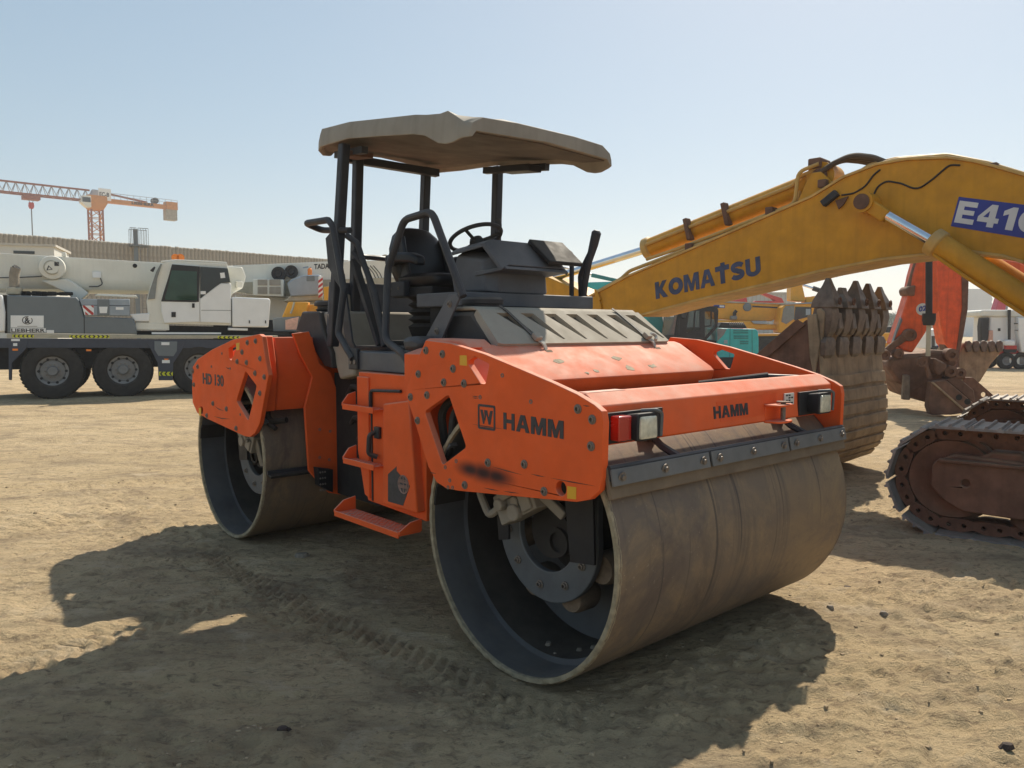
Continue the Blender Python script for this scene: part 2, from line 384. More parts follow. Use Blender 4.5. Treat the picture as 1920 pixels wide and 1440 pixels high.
def gh(x, y):
    d = np.hypot(x, y)
    near = np.clip((16-d)/8, 0, 1); mid = np.clip((45-d)/25, 0, 1)
    z = .05*fbm(x*.22, y*.22, 2)*np.clip((60-d)/30, 0, 1)
    z = z+mid*.030*fbm(x*1.3, y*1.3, 3)
    wx = x+.25*fbm(x*1.7, y*1.7, 2); wy = y+.12*fbm(x*1.1+40, y*1.1, 2)
    rip = np.abs(fbm(wx*3.0, wy*8.5+3, 3))
    z = z+near*(.052*(.22-rip))*np.clip(.55+1.6*fbm(x*.6+9, y*.6, 2), .12, 1.2)
    dis = np.clip(.35+2.6*fbm(x*.8+77, y*.8, 2), 0, 1.3)                      # where the crust is broken up
    cl = fbm(x*8+.6*y, y*11, 2); cell = np.clip((cl-.06)*7, 0, 1)             # flat-topped clods with steep sides
    z = z+near*dis*.020*cell*(.6+vnoise(x*2.1, y*2.1+30))
    cl2 = fbm(x*19, y*25+11, 2); z = z+near*(.25+dis)*.011*np.clip((cl2-.08)*6, 0, 1)
    sc_ = fbm(wx*1.6+20, wy*7, 2); z = z+near*.016*np.clip((np.abs(sc_)-.03)*-14+.6, -.2, 1)*np.clip(.8-dis, 0, 1)
    z = z+near*.007*fbm(x*21, y*27, 2)
    z = z+tread(x, y, -2.7, 6.0, .4, 3.0, .42, .085, .15)+tread(x, y, -9.5, 9.6, -3.6, 12.2, .5, .16)+tread(x, y, -9, 11.2, -2.6, 13.6, .5, .16)
    z = z+tread(x, y, 1.6, 2.5, 4.6, 4.3, .45, .11, .2)+tread(x, y, 5.6, 15.5, 11, 14.2, .5, .17)+tread(x, y, -8, 7.6, -2.9, 9.3, .4, .12, .3)+tread(x, y, -3.4, 3.0, -1.6, 5.2, .3, .09, .1)+tread(x, y, -.6, 2.2, 2.6, 2.9, .4, .1, .25)+tread(x, y, 2.9, 3.0, 3.6, 5.4, .35, .1)
    lx = (x-RO.o[0])*RO.f[0]+(y-RO.o[1])*RO.f[1]; ly = (x-RO.o[0])*RO.l[0]+(y-RO.o[1])*RO.l[1]
    dd = np.minimum(np.abs(lx-1.78), np.abs(lx+1.78)); k = np.clip(1-(dd-.18)/.35, 0, 1)*np.clip(1-(np.abs(ly)-1.07)/.2, 0, 1)
    return z*(1-k)-.004*k
def spaced(lo, a, b, hi, st, g):
    c = list(np.arange(a, b+1e-6, st)); x = b; s = st
    while x < hi: s *= g; x += s; c.append(x)
    x = a; s = st; pre = []
    while x > lo: s *= g; x -= s; pre.append(x)
    return np.array(pre[::-1]+c)
gx = spaced(-4500, -3.9, 4.9, 4500, .021, 1.05); gy = spaced(-600, 1.9, 7.2, 6500, .021, 1.03)
X, Y = np.meshgrid(gx, gy); Z = gh(X, Y)
nx, ny = len(gx), len(gy)
me = bpy.data.meshes.new('ground'); me.vertices.add(nx*ny)
me.vertices.foreach_set('co', np.stack([X, Y, Z], -1).astype(np.float32).ravel())
ii = (np.arange(ny-1)[:, None]*nx+np.arange(nx-1)[None]).ravel()
q = np.stack([ii, ii+1, ii+1+nx, ii+nx], -1).astype(np.int32)
me.loops.add(q.size); me.loops.foreach_set('vertex_index', q.ravel())
me.polygons.add(len(q)); me.polygons.foreach_set('loop_start', np.arange(0, q.size, 4, dtype=np.int32)); me.polygons.foreach_set('loop_total', np.full(len(q), 4, np.int32))
me.update(calc_edges=True); me.shade_smooth()
ground = bpy.data.objects.new('ground', me); COL.objects.link(ground); ground['kind'] = 'structure'
m = bpy.data.materials.new('sand'); m.use_nodes = True; N = m.node_tree.nodes; Lk = m.node_tree.links; MAT['sand'] = m
b_ = N['Principled BSDF']; b_.inputs['Roughness'].default_value = .93; b_.inputs['Specular IOR Level'].default_value = .25
tc = N.new('ShaderNodeTexCoord')
def gn(sx, sy, det, ro=.6, dist=0):
    mp = N.new('ShaderNodeMapping'); mp.inputs['Scale'].default_value = (sx, sy, sx); Lk.new(tc.outputs['Object'], mp.inputs[0])
    n = N.new('ShaderNodeTexNoise'); n.inputs['Scale'].default_value = 1; n.inputs['Detail'].default_value = det; n.inputs['Roughness'].default_value = ro; n.inputs['Distortion'].default_value = dist
    Lk.new(mp.outputs[0], n.inputs['Vector']); return n.outputs['Fac']
def gr(v, lo, hi, a=0., c=1.):
    r = N.new('ShaderNodeMapRange'); Lk.new(v, r.inputs[0])
    for k, t in ((1, lo), (2, hi), (3, a), (4, c)): r.inputs[k].default_value = t
    return r.outputs[0]
def gm(f, a, c):
    x = N.new('ShaderNodeMix'); x.data_type = 'RGBA'; Lk.new(f, x.inputs[0])
    for k, v in ((6, a), (7, c)):
        if isinstance(v, tuple): x.inputs[k].default_value = (*v, 1)
        else: Lk.new(v, x.inputs[k])
    return x.outputs[2]
c = gm(gr(gn(.35, .5, 5), .35, .65), (.53, .395, .225), (.66, .505, .305))
c = gm(gr(gn(1.0, 1.9, 7, .7, .5), .46, .66), c, (.36, .27, .17))
c = gm(gr(gn(5, 8, 7, .75, .8), .52, .66, 0, .8), c, (.27, .195, .12))
c = gm(gr(gn(15, 22, 6, .75, .5), .54, .66, 0, .85), c, (.21, .15, .095))  # fine dark mottling, shade between clods put into the colour
c = gm(gr(gn(2.3, 3.1, 6, .7, .5), .56, .70, 0, .7), c, (.66, .53, .36))
c = gm(gr(gn(60, 60, 3, .8), .58, .72, 0, .6), c, (.24, .18, .115))
c = gm(gr(gn(34, 40, 3, .8), .66, .74, 0, .6), c, (.70, .58, .41))
Lk.new(c, b_.inputs['Base Color'])
ad = N.new('ShaderNodeMath'); ad.operation = 'MULTIPLY_ADD'; Lk.new(gn(10, 26, 8, .72, .5), ad.inputs[0]); ad.inputs[1].default_value = 1.6; Lk.new(gn(70, 90, 6, .75), ad.inputs[2])
bp = N.new('ShaderNodeBump'); bp.inputs['Strength'].default_value = .85; bp.inputs['Distance'].default_value = .03
Lk.new(ad.outputs[0], bp.inputs['Height']); Lk.new(bp.outputs[0], b_.inputs['Normal'])
me.materials.append(m)

def pebble(mb, c, r, n=6):
    c = Vector(c); a0 = random.random()*6.28; sx, sy, sz = random.uniform(.7, 1.3), random.uniform(.6, 1.1), random.uniform(.45, .8)
    v = [c+Vector((0, 0, -r*.4))]; f = []
    for h, q in ((-.1, 1), (.45, .72)):
        for k in range(n):
            t = a0+6.283*k/n; rr = r*q*random.uniform(.75, 1.2); v.append(c+Vector((math.cos(t)*rr*sx, math.sin(t)*rr*sy, r*h*sz*2)))
    v.append(c+Vector((0, 0, r*sz*random.uniform(.8, 1.1))))
    for k in range(n):
        j = (k+1) % n; f += [(0, 1+j, 1+k), (1+k, 1+j, 1+n+j, 1+n+k), (1+n+k, 1+n+j, 1+2*n)]
    mb.add(v, f)
def gz(x, y): return float(gh(np.array([float(x)]), np.array([float(y)]))[0])
mb = MB()
px_ = []
for k in range(4200):
    d = 2.2+9.5*random.random()**1.4; a = random.uniform(-.68, .68); px_.append((d*math.tan(a), d))
pts = np.array(px_); keep = fbm(pts[:, 0]*.8+77, pts[:, 1]*.8, 2) > .02; pts = pts[keep]
for (x, y), z in zip(pts, gh(pts[:, 0], pts[:, 1])): pebble(mb, (x, y, z-.004), .004+.013*random.random()**3, 5)
o = mb.build('dirt_clods', 'clod', smooth=0); o['kind'] = 'stuff'; o['label'] = 'small loose clods of dry earth scattered over the sand'
for px, py, r, mt, lab in ((530, 1382, .034, 'stone_dark', 'dark brown angular stone lying on the shaded sand'), (1656, 1163, .030, 'stone', 'grey stone on the sunlit sand in front of the track'),
        (1588, 1106, .024, 'stone_dark', 'small dark stone on the sunlit sand by the front drum'), (566, 1046, .055, 'stone', 'pale flat lump of dried mud in the shade beside the steps'),
        (1557, 1147, .022, 'stone', 'small pebble at the edge of the front drum shadow'), (1887, 1410, .03, 'stone_dark', 'dark flat stone in the foreground sand')):
    g = Frame(0, 0, 0).u(px, py, 'z', 0); mb = MB(); pebble(mb, (0, 0, 0), r, 8); pebble(mb, (r*.5, r*.3, 0), r*.6, 7)
    o = mb.build('stone', mt, smooth=0); o.location = (g.x, g.y, gz(g.x, g.y)+.002); tag(o, lab, 'stone')
# ------------------------------------------------------------------ tandem road roller
ro = fthing('road_roller', 'large orange tandem road roller with beige canopy parked on the sand', 'road roller', RO)
z2 = zm(560, 180, 1/3); z3 = zm(340, 560, .3195); z4 = zm(760, 560, .3055); z5 = zm(1100, 560, .302); z6 = zm(760, 860, .3195)
YP = 1.116; TH = .038
def U(zf, x, y, ax, v): return RO.u(*zf(x, y), ax, v)
# bolt mesh: washer, head, socket; axis along -y
mb = MB(); mb.lathe([(.022, 0), (.022, .004), (.015, .005), (.015, .011), (.009, .0115), (.009, .002), (.0, .002)], (0, 0, 0), (0, -1, 0), 12, False)
BOLT = mb.mesh('bolt', 'bolt')
mb = MB(); mb.lathe([(.011, -.002), (.011, .002), (.006, .002), (.006, -.004), (0, -.004)], (0, 0, 0), (0, -1, 0), 8, False); PLUG = mb.mesh('plug', 'bolt')

fo = RO.xz([(125, 255), (280, 275), (480, 338), (700, 430), (900, 515), (1050, 585), (1160, 652), (1205, 692), (1216, 760), (1207, 1100), (1190, 1180), (1130, 1235), (1050, 1248), (800, 1225), (330, 1180), (250, 1165), (190, 1125), (140, 1030), (65, 780), (5, 590), (8, 560), (50, 430)], z4, -YP)
fwin = fil2(RO.xz([(265, 588), (374, 912), (228, 1022), (118, 692)], z4, -YP), .02)
ftri = fil2(RO.xz([(388, 380), (430, 358), (516, 400), (490, 525), (462, 520), (388, 405)], z4, -YP), .012)
hc = U(z4, 955, 1165, 'y', -YP); fhole = circ(hc.x, hc.z, .034)
ro_ = RO.xz([(455, 208), (300, 240), (180, 298), (95, 355), (66, 400), (62, 520), (66, 610), (92, 670), (150, 705), (370, 808), (402, 812), (432, 788), (458, 735), (510, 450), (492, 350), (474, 222)], z3, -YP)
rwin = fil2(RO.xz([(375, 424), (441, 512), (392, 716), (322, 600)], z3, -YP), .02)
rtri = fil2(RO.xz([(277, 292), (318, 266), (320, 300), (292, 362), (280, 352)], z3, -YP), .008)
hr = U(z3, 118, 655, 'y', -YP); rhole = circ(hr.x, hr.z, .034)
def shift(pts, dx): return [(p[0]+dx, p[1]) for p in pts]
plates = []
for s in (-1, 1):
    p = MB().prism(fo, 'y', s*YP, s*(YP-TH), [fwin, ftri, fhole]).build('side_plate', 'orange', ro, bev=.005); plates.append(p)
    p = MB().prism(ro_, 'y', s*YP, s*(YP-TH), [rwin, rtri, rhole]).build('side_plate', 'orange', ro, bev=.005); plates.append(p)
PF, PR = plates[0], plates[1]
for x, y in ((128, 318), (229, 340), (294, 430), (81, 463), (237, 514), (361, 521), (33, 604), (134, 592), (76, 748), (1060, 677), (1148, 742), (1141, 906), (508, 1007), (731, 1016), (366, 1144), (853, 1183)):
    v = U(z4, x, y, 'y', -YP); put('bolt', BOLT, PF, v)
for x, y in ((595, 471), (770, 632), (273, 1115), (262, 1158), (290, 1160), (245, 1035), (459, 605), (312, 997)):
    v = U(z4, x, y, 'y', -YP-.001); put('plug', PLUG, PF, v)
for x, y in ((437, 249), (389, 258), (358, 314), (463, 352), (329, 369), (384, 375), (97, 399), (69, 425), (75, 505), (434, 438), (488, 460), (462, 555), (187, 615), (266, 647), (151, 686), (323, 761)):
    v = U(z3, x, y, 'y', -YP); put('bolt', BOLT, PR, v)
for x, y in ((177, 399), (286, 410), (238, 322), (346, 680)):
    v = U(z3, x, y, 'y', -YP-.001); put('plug', PLUG, PR, v)
def flat(zf, pts, mat, par, name, off=.0015, y=-YP):
    return MB().prism(RO.xz(pts, zf, y), 'y', y-off, y+.002).build(name, mat, par, smooth=0)
flat(z4, [(335, 348), (377, 348), (379, 412), (335, 408)], 'sticker_yellow', PF, 'reflective_sticker')
flat(z4, [(995, 1150), (1050, 1158), (1048, 1232), (994, 1226)], 'sticker_yellow', PF, 'reflective_sticker')
flat(z3, [(322, 262), (342, 258), (340, 300), (324, 304)], 'sticker_yellow', PR, 'reflective_sticker')
flat(z3, [(103, 642), (116, 640), (116, 690), (104, 684)], 'sticker_yellow', PR, 'reflective_sticker')
# emblem and lettering
a = U(z4, 447, 645, 'y', -YP); b = U(z4, 553, 660, 'y', -YP); c_ = U(z4, 447, 797, 'y', -YP)
w, h = (b-a).length, (a-c_).length
mb = MB(); t = .012; x0, z0 = c_.x, c_.z
mb.prism(fil2([(x0, z0), (x0+w, z0), (x0+w, z0+h), (x0, z0+h)], .012), 'y', -YP-.002, -YP+.002, [fil2([(x0+t, z0+t), (x0+w-t, z0+t), (x0+w-t, z0+h-t), (x0+t, z0+h-t)], .006)])
def zz(u, v): return (x0+w*u, z0+h*v)
for q in ([(.14, .78), (.28, .78), (.40, .40), (.36, .22), (.30, .22)], [(.36, .78), (.50, .78), (.50, .62), (.42, .36)], [(.50, .78), (.54, .78), (.64, .40), (.58, .36), (.50, .62)], [(.72, .78), (.86, .78), (.72, .22), (.62, .22), (.58, .36)]):
    mb.prism([zz(*k) for k in q], 'y', -YP-.002, -YP+.002)
mb.build('emblem', 'decal_dark', PF, smooth=0)
a = U(z4, 604, 800, 'y', -YP); b = U(z4, 972, 862, 'y', -YP); h = (U(z4, 604, 695, 'y', -YP)-a).length
glyphs(PF, 'HAMM', (a.x, -YP-.001, a.z), (b-a), (0, 0, 1), (b-a).length, h*.97, 'decal_dark')
a = U(z3, 128, 500, 'y', -YP); b = U(z3, 250, 518, 'y', -YP); h = (U(z3, 128, 440, 'y', -YP)-a).length
letters(PR, 'HD 130', (a.x, -YP-.001, a.z), (b-a), (0, 0, 1), (b-a).length, h*1.08, 'decal_dark', bold=.028)
# black spray blotch on the plate: a stain of its own in the paint
pmat('scuff', (.05, .03, .025), .7, var=.3, scale=30)
ms_ = MAT['orange'].copy(); ms_.name = 'orange_stained'; MAT['orange_stained'] = ms_; nt = ms_.node_tree; N = nt.nodes; Lk = nt.links
bs = N['Principled BSDF']; src = bs.inputs['Base Color'].links[0].from_socket
c1 = U(z4, 400, 1050, 'y', -YP); c2 = U(z4, 560, 1092, 'y', -YP); sm = None
for cc, rad in ((c1, .15), (c2, .16), ((c1+c2)/2, .17)):
    tcn = N.new('ShaderNodeTexCoord'); mp = N.new('ShaderNodeMapping'); Lk.new(tcn.outputs['Object'], mp.inputs[0]); mp.vector_type = 'POINT'
    mp.inputs['Location'].default_value = (-cc.x/rad, 0, -cc.z/(rad*.36)); mp.inputs['Scale'].default_value = (1/rad, 0, 1/(rad*.36))
    ln = N.new('ShaderNodeVectorMath'); ln.operation = 'LENGTH'; Lk.new(mp.outputs[0], ln.inputs[0])
    mr = N.new('ShaderNodeMapRange'); mr.interpolation_type = 'SMOOTHSTEP'; Lk.new(ln.outputs['Value'], mr.inputs[0]); mr.inputs[1].default_value = .1; mr.inputs[2].default_value = 1.15; mr.inputs[3].default_value = .97; mr.inputs[4].default_value = 0
    if sm is None: sm = mr.outputs[0]
    else: mx = N.new('ShaderNodeMath'); mx.operation = 'MAXIMUM'; Lk.new(sm, mx.inputs[0]); Lk.new(mr.outputs[0], mx.inputs[1]); sm = mx.outputs[0]
mxc = N.new('ShaderNodeMix'); mxc.data_type = 'RGBA'; Lk.new(sm, mxc.inputs[0]); Lk.new(src, mxc.inputs[6]); mxc.inputs[7].default_value = (.03, .02, .02, 1); Lk.new(mxc.outputs[2], bs.inputs['Base Color'])
PF.data.materials[0] = ms_
mb = MB()
for (x, y, x2, y2) in ((530, 1030, 720, 1082), (770, 1075, 860, 1095), (890, 1100, 1165, 1150), (480, 1160, 580, 1180), (600, 1180, 700, 1195), (150, 1065, 190, 1073), (410, 770, 600, 800), (410, 598, 450, 600), (410, 608, 450, 610), (1090, 655, 1135, 660)):
    a, b = U(z4, x, y, 'y', -YP), U(z4, x2, y2, 'y', -YP); n_ = .0035
    mb.prism([(a.x, a.z), ((a.x+b.x)/2, (a.z+b.z)/2-n_), (b.x, b.z), ((a.x+b.x)/2, (a.z+b.z)/2+n_*.4)], 'y', -YP-.0009, -YP+.002)
mb.build('scratches', 'scuff', PF, smooth=0)
mb = MB()
for (x, y, x2, y2) in ((195, 630, 250, 658), (190, 690, 290, 706), (260, 400, 288, 408)):
    a, b = U(z3, x, y, 'y', -YP), U(z3, x2, y2, 'y', -YP)
    mb.prism([(a.x, a.z), ((a.x+b.x)/2, (a.z+b.z)/2-.012), (b.x, b.z), ((a.x+b.x)/2, (a.z+b.z)/2-.004)], 'y', -YP-.0009, -YP+.002)
mb.build('scratches', 'scuff', PR, smooth=0)
# hoses seen through the side windows
def hose(par, pts, r, mat='rubber', n=8): return MB().tube(fillet(pts, .12, 6), r, n).build('hose', mat, par)
for sx, dx in ((1, 0), (-1, 0)):
    def P(x, y, z): return (sx*x, y, z)
    hose(ro, [P(1.0, -.92, 1.05), P(1.16, -1.0, 1.02), P(1.13, -1.02, 1.30), P(1.30, -.95, 1.45), P(1.5, -.8, 1.42)], .024)
    hose(ro, [P(1.06, -.98, .98), P(1.26, -1.05, 1.08), P(1.22, -1.0, 1.32), P(1.40, -.9, 1.40)], .020)
    MB().beam(P(1.12, -1.03, 1.02), P(1.27, -1.04, 1.13), .05, .03).build('hose_clamp', 'carrier', ro, bev=.004)

# ---- drums
def wavy_rim(rad, y, n=96, amp=.004): return [(rad+random.uniform(-amp, amp), y) for k in range(n)]
m = bpy.data.materials.new('drum_shell'); m.use_nodes = True; MAT['drum_shell'] = m; N = m.node_tree.nodes; Lk = m.node_tree.links
b_ = N['Principled BSDF']; b_.inputs['Roughness'].default_value = .62; b_.inputs['Metallic'].default_value = .15
tc = N.new('ShaderNodeTexCoord')
c = gm(gr(gn(1.6, .8, 5), .35, .65), (.150, .118, .098), (.25, .175, .11))
c = gm(gr(gn(2.4, 2.4, 7, .72, .6), .44, .64), c, (.29, .205, .12))
c = gm(gr(gn(1.1, 1.1, 6, .7, .8), .52, .66), c, (.115, .085, .072))
c = gm(gr(gn(.5, 9, 5, .7), .56, .70, 0, .7), c, (.10, .08, .072))
c = gm(gr(gn(.35, 23, 3, .6), .63, .67, 0, .75), c, (.07, .055, .05))
c = gm(gr(gn(45, 45, 4, .8), .62, .72, 0, .7), c, (.36, .29, .20))
Lk.new(c, b_.inputs['Base Color'])
bp = N.new('ShaderNodeBump'); bp.inputs['Strength'].default_value = .22; bp.inputs['Distance'].default_value = .01; Lk.new(gn(22, 22, 8, .7), bp.inputs['Height']); Lk.new(bp.outputs[0], b_.inputs['Normal'])
pmat('rim_worn', (.34, .28, .185), .8, var=.3, scale=25, chip=.3, chipcol=(.10, .08, .06), chipscale=30, bump=.4, bscale=50)
def drum(cx, dirx):
    s = MB()
    s.lathe([(.672, -.82), (.672, -1.062), (.690, -1.068), (.700, -1.060), (.700, 1.060), (.690, 1.068), (.672, 1.062), (.672, .82)], (cx, 0, .70), (0, 1, 0), 128, False)
    d = s.build('drum', 'drum_shell', ro, smooth=25)
    # worn end ring, inner band, recessed web
    for sg in (-1, 1):
        mb = MB(); n = 150; v = []; f = []
        for k in range(n):
            t = 6.2832*k/n; e = random.uniform(0, .006)
            for r, y in ((.671, 1.045), (.672, 1.0695), (.690+e, 1.0705), (.7006+e*.2, 1.060-e*1.5)):
                v.append((cx+r*math.cos(t), sg*y, .70+r*math.sin(t)))
        for k in range(n):
            for j in range(3): a, b = k*4+j, ((k+1) % n)*4+j; f.append((a, b, b+1, a+1))
        mb.add(v, f).build('drum_edge', 'rim_worn', d, smooth=60)
        MB().lathe([(.6705, 1.05), (.6700, .845), (.640, .84), (.640, .50), (.40, .44), (.0, .44)], (cx, 0, .70), (0, sg, 0), 96, False).build('drum_interior', 'drum_in', d)
        MB().lathe([(.6395, .838), (.6395, .47), (.60, .46)], (cx, 0, .70), (0, sg, 0), 96, False).build('dark_band', 'drum_dark', d)  # darker sleeve on the deeper part of the drum wall
    mb = MB().prism([(cx+.668*math.cos(t), .7+.668*math.sin(t)) for t in (2.86, 2.92, 2.98, 3.04)]+[(cx+.655*math.cos(t), .7+.655*math.sin(t)) for t in (3.04, 2.98, 2.92, 2.86)], 'y', -1.06, -.85)
    mb.build('weight_block', 'drum_dark', d)
    # carrier: horseshoe plate
    out = [(cx+.365*math.cos(t), .70+.365*math.sin(t)) for t in np.linspace(R(172), R(370), 26)]
    inn = [(cx+.205*math.cos(t), .70+.205*math.sin(t)) for t in np.linspace(R(352), R(190), 20)]
    cr = MB().prism([(cx-.36, .98)]+out+[(cx+.36, .98), (cx+.22, .98)]+inn+[(cx-.20, .98)], 'y', -.83, -.79).build('carrier_plate', 'carrier', d, bev=.006)
    for a in (187, 222, 262, 300, 335):
        t = R(a); put('bolt', BOLT, d, (cx+.285*math.cos(t), -.83, .70+.285*math.sin(t)), scale=(1.05, 1.6, 1.05))
    for k, a in enumerate((195, 243, 290, 338)):
        t = R(a); c0 = Vector((cx+.35*math.cos(t), -.74, .70+.35*math.sin(t)))
        MB().lathe([(.0, -.03), (.075, -.03), (.085, 0), (.085, .10), (.07, .13)], c0, (0, 1, 0), 18, False).build('rubber_buffer', 'buffer', d)
    MB().lathe([(.0, -.02), (.052, -.02), (.052, -.10), (.075, -.10), (.075, 0), (.17, .02), (.20, .12)], (cx+.07*dirx, -.72, .66), (0, 1, 0), 28, False).build('hub', 'drum_dark', d)
    MB().cyl((cx, -.80, .7), (cx, .80, .7), .14, n=24).build('axle', 'drum_dark', d)
    # travel motor with fittings
    mb = MB(); M = Matrix.Rotation(R(-28*dirx), 3, 'Y'); o = Vector((cx-.10*dirx, -.90, .86))
    mb.box(o, (.30, .13, .16), M); mb.cyl(o+M @ Vector((.0, -.06, -.05)), o+M @ Vector((.0, -.10, -.05)), .045, n=10); mb.cyl(o+M @ Vector((-.08, -.06, .02)), o+M @ Vector((-.08, -.11, .02)), .035, n=8); mb.beam(o+M @ Vector((.13, -.02, .05)), o+M @ Vector((.22, .04, -.16)), .05, .05); mb.box(o+M @ Vector((-.02, -.03, .07)), (.12, .13, .08), M); mb.box(o+M @ Vector((.09, -.055, -.02)), (.08, .05, .10), M)
    mb.cyl(o+M @ Vector((-.13, 0, 0)), o+M @ Vector((-.17, 0, 0)), .05); mb.cyl(o+M @ Vector((.02, -.07, .0)), o+M @ Vector((.02, -.085, 0)), .030, n=8); mb.cyl(o+M @ Vector((.10, -.08, .02)), o+M @ Vector((.10, -.10, .02)), .018, n=6)
    mb.cyl(o+M @ Vector((-.03, -.05, .10)), o+M @ Vector((-.05, -.05, .19)), .030, n=6); mb.cyl(o+M @ Vector((-.05, -.05, .19)), o+M @ Vector((-.01, -.05, .24)), .024)
    mb.build('hydraulic_motor', 'motor', d, bev=.008)
    MB().tube(fillet([o+M @ Vector((-.16, -.03, .02)), o+M @ Vector((-.24, -.05, .0)), o+M @ Vector((-.27, -.04, .16)), o+Vector((-.16*dirx, .02, .30))], .06), .022).build('hose', 'motor', d)
    MB().tube(fillet([o+M @ Vector((.0, -.05, .24)), o+Vector((.05*dirx, 0, .22)), o+Vector((.10*dirx, .1, .3))], .05), .026).build('hose', 'rubber', d)
    # hanging guard plates of the frame
    for x, w in ((-.33, .14), (.20, .22)):
        x *= dirx
        MB().prism([(cx+x, 1.12), (cx+x+w*.9, 1.12), (cx+x+w, .64), (cx+x+.06, .62)], 'y', -.92, -.905).build('guard_plate', 'black_paint', ro, bev=.002)
    return d
DF = drum(1.78, 1); DR = drum(-1.78, -1)
# stones caught inside the front drum belong to the drum floor
for k, (dx, dz, r) in enumerate(((.16, 0, .022), (.10, 0, .017), (-.08, 0, .02), (.02, 0, .010))):
    mb = MB(); x = 1.78+dx+.03; y = -.66-.05*k; zf = .70-math.sqrt(.638**2-(dx+.03)**2)
    pebble(mb, (0, 0, 0), r, 7); o = mb.build('stone', 'stone', smooth=0); v = Vector((x, y, zf+r*.25))
    o.location = (RO.o[0]+v.x*RO.f[0]+v.y*RO.l[0], RO.o[1]+v.x*RO.f[1]+v.y*RO.l[1], v.z)
    tag(o, 'small grey stone lying inside the open front drum', 'stone', 'stones inside the front drum')

# ---- front hood, beam, cover
mb = MB()
prof = [(.86, 1.40), (.86, 1.66), (1.30, 1.665), (1.34, 1.655), (1.60, 1.50), (1.625, 1.475), (1.62, 1.44), (1.58, 1.38), (1.50, 1.38)]
secs = []
for y, k in ((-YP+TH, 1.0), (-.90, 0), (-.88, 0), (.88, 0), (.90, 0), (YP-TH, 1.0)):
    secs.append([(x-(.16*k if x > 1.3 else 0), y, z-(.05*k if z > 1.4 else 0)) for x, z in prof])
mb.loft(secs).build('engine_hood', 'orange', ro, bev=.012)
mb = MB()
random.seed(12)
for (x, y, s) in ((955, 385, 30), (1320, 425, 34), (1465, 412, 30), (1310, 368, 28), (1105, 440, 20), (1040, 450, 12)):
    p0 = U(z4, x, y, 'x', 1.5); t = min(max((1.655-p0.z)/.155, 0), 1)
    y0 = p0.y; ctr = Vector((1.34+.26*t, y0, 1.655-.155*t)); e1 = Vector((0, 1, 0)); e2 = Vector((.26, 0, -.155)).normalized(); nn = e1.cross(e2).normalized()
    if nn.z < 0: nn = -nn
    pts = [ctr+e1*(s*.0016*math.cos(q)*random.uniform(.5, 1.2))+e2*(s*.0009*math.sin(q)*random.uniform(.4, 1.3))+nn*.0016 for q in [j*.785 for j in range(8)]]
    mb.add(pts+[p-nn*.004 for p in pts], [tuple(range(8)), tuple(range(15, 7, -1))]+[(i, (i+1) % 8, 8+(i+1) % 8, 8+i) for i in range(8)])
mb.build('paint_flakes', 'rim_worn', ro, smooth=0)
# inner bulkhead and trough floor between hood and beam
bm_ = MB().loft([[(2.21, y, 1.440), (2.21, y, 1.466), (2.28, y, 1.468), (2.355, y, 1.415), (2.372, y, 1.245), (2.345, y, 1.235), (2.325, y, 1.395), (2.27, y, 1.440)] for y in (-YP+TH, YP-TH)]).build('bumper_beam', 'orange', ro, bev=.006)
def bx(z): return 2.355+(1.415-z)*.1
MB().loft([[(bx(z)+o, y, z) for y, z in ((-.15, 1.275), (.36, 1.285), (.42, 1.395), (-.18, 1.38))] for o in (-.004, .0014)]).build('repaint_patch', 'orange_clean', bm_, smooth=0)
a, b = U(z5, 795, 748, 'x', 2.372), U(z5, 1005, 722, 'x', 2.372); h = (U(z5, 795, 672, 'x', 2.372)-a).length
glyphs(bm_, 'HAMM', (bx(a.z)+.002, a.y, a.z), (0, 1, 0), (-.1, 0, 1), b.y-a.y, h, 'decal_dark')
v0, v1 = U(z5, 1228, 590, 'x', 2.37), U(z5, 1284, 655, 'x', 2.37)
st = MB().prism([(v0.y, v1.z), (v1.y, v1.z), (v1.y, v0.z), (v0.y, v0.z)], 'x', 2.366, 2.3725).build('service_sticker', 'sticker_white', bm_, smooth=0)
mb = MB()
for i in range(4):
    for j in range(3):
        if (i*3+j*5) % 7 < 5: y = v0.y+(v1.y-v0.y)*(.12+.28*j); z = v1.z+(v0.z-v1.z)*(.1+.22*i); mb.boxm(2.3723, 2.3735, y, y+(v1.y-v0.y)*.2, z, z+(v0.z-v1.z)*.13)
mb.build('sticker_print', 'print_black', st, smooth=0)
MB().boxm(2.215, 2.278, -1.06, -.80, 1.466, 1.4705).build('warning_sticker', 'primer_pink', bm_, smooth=0)
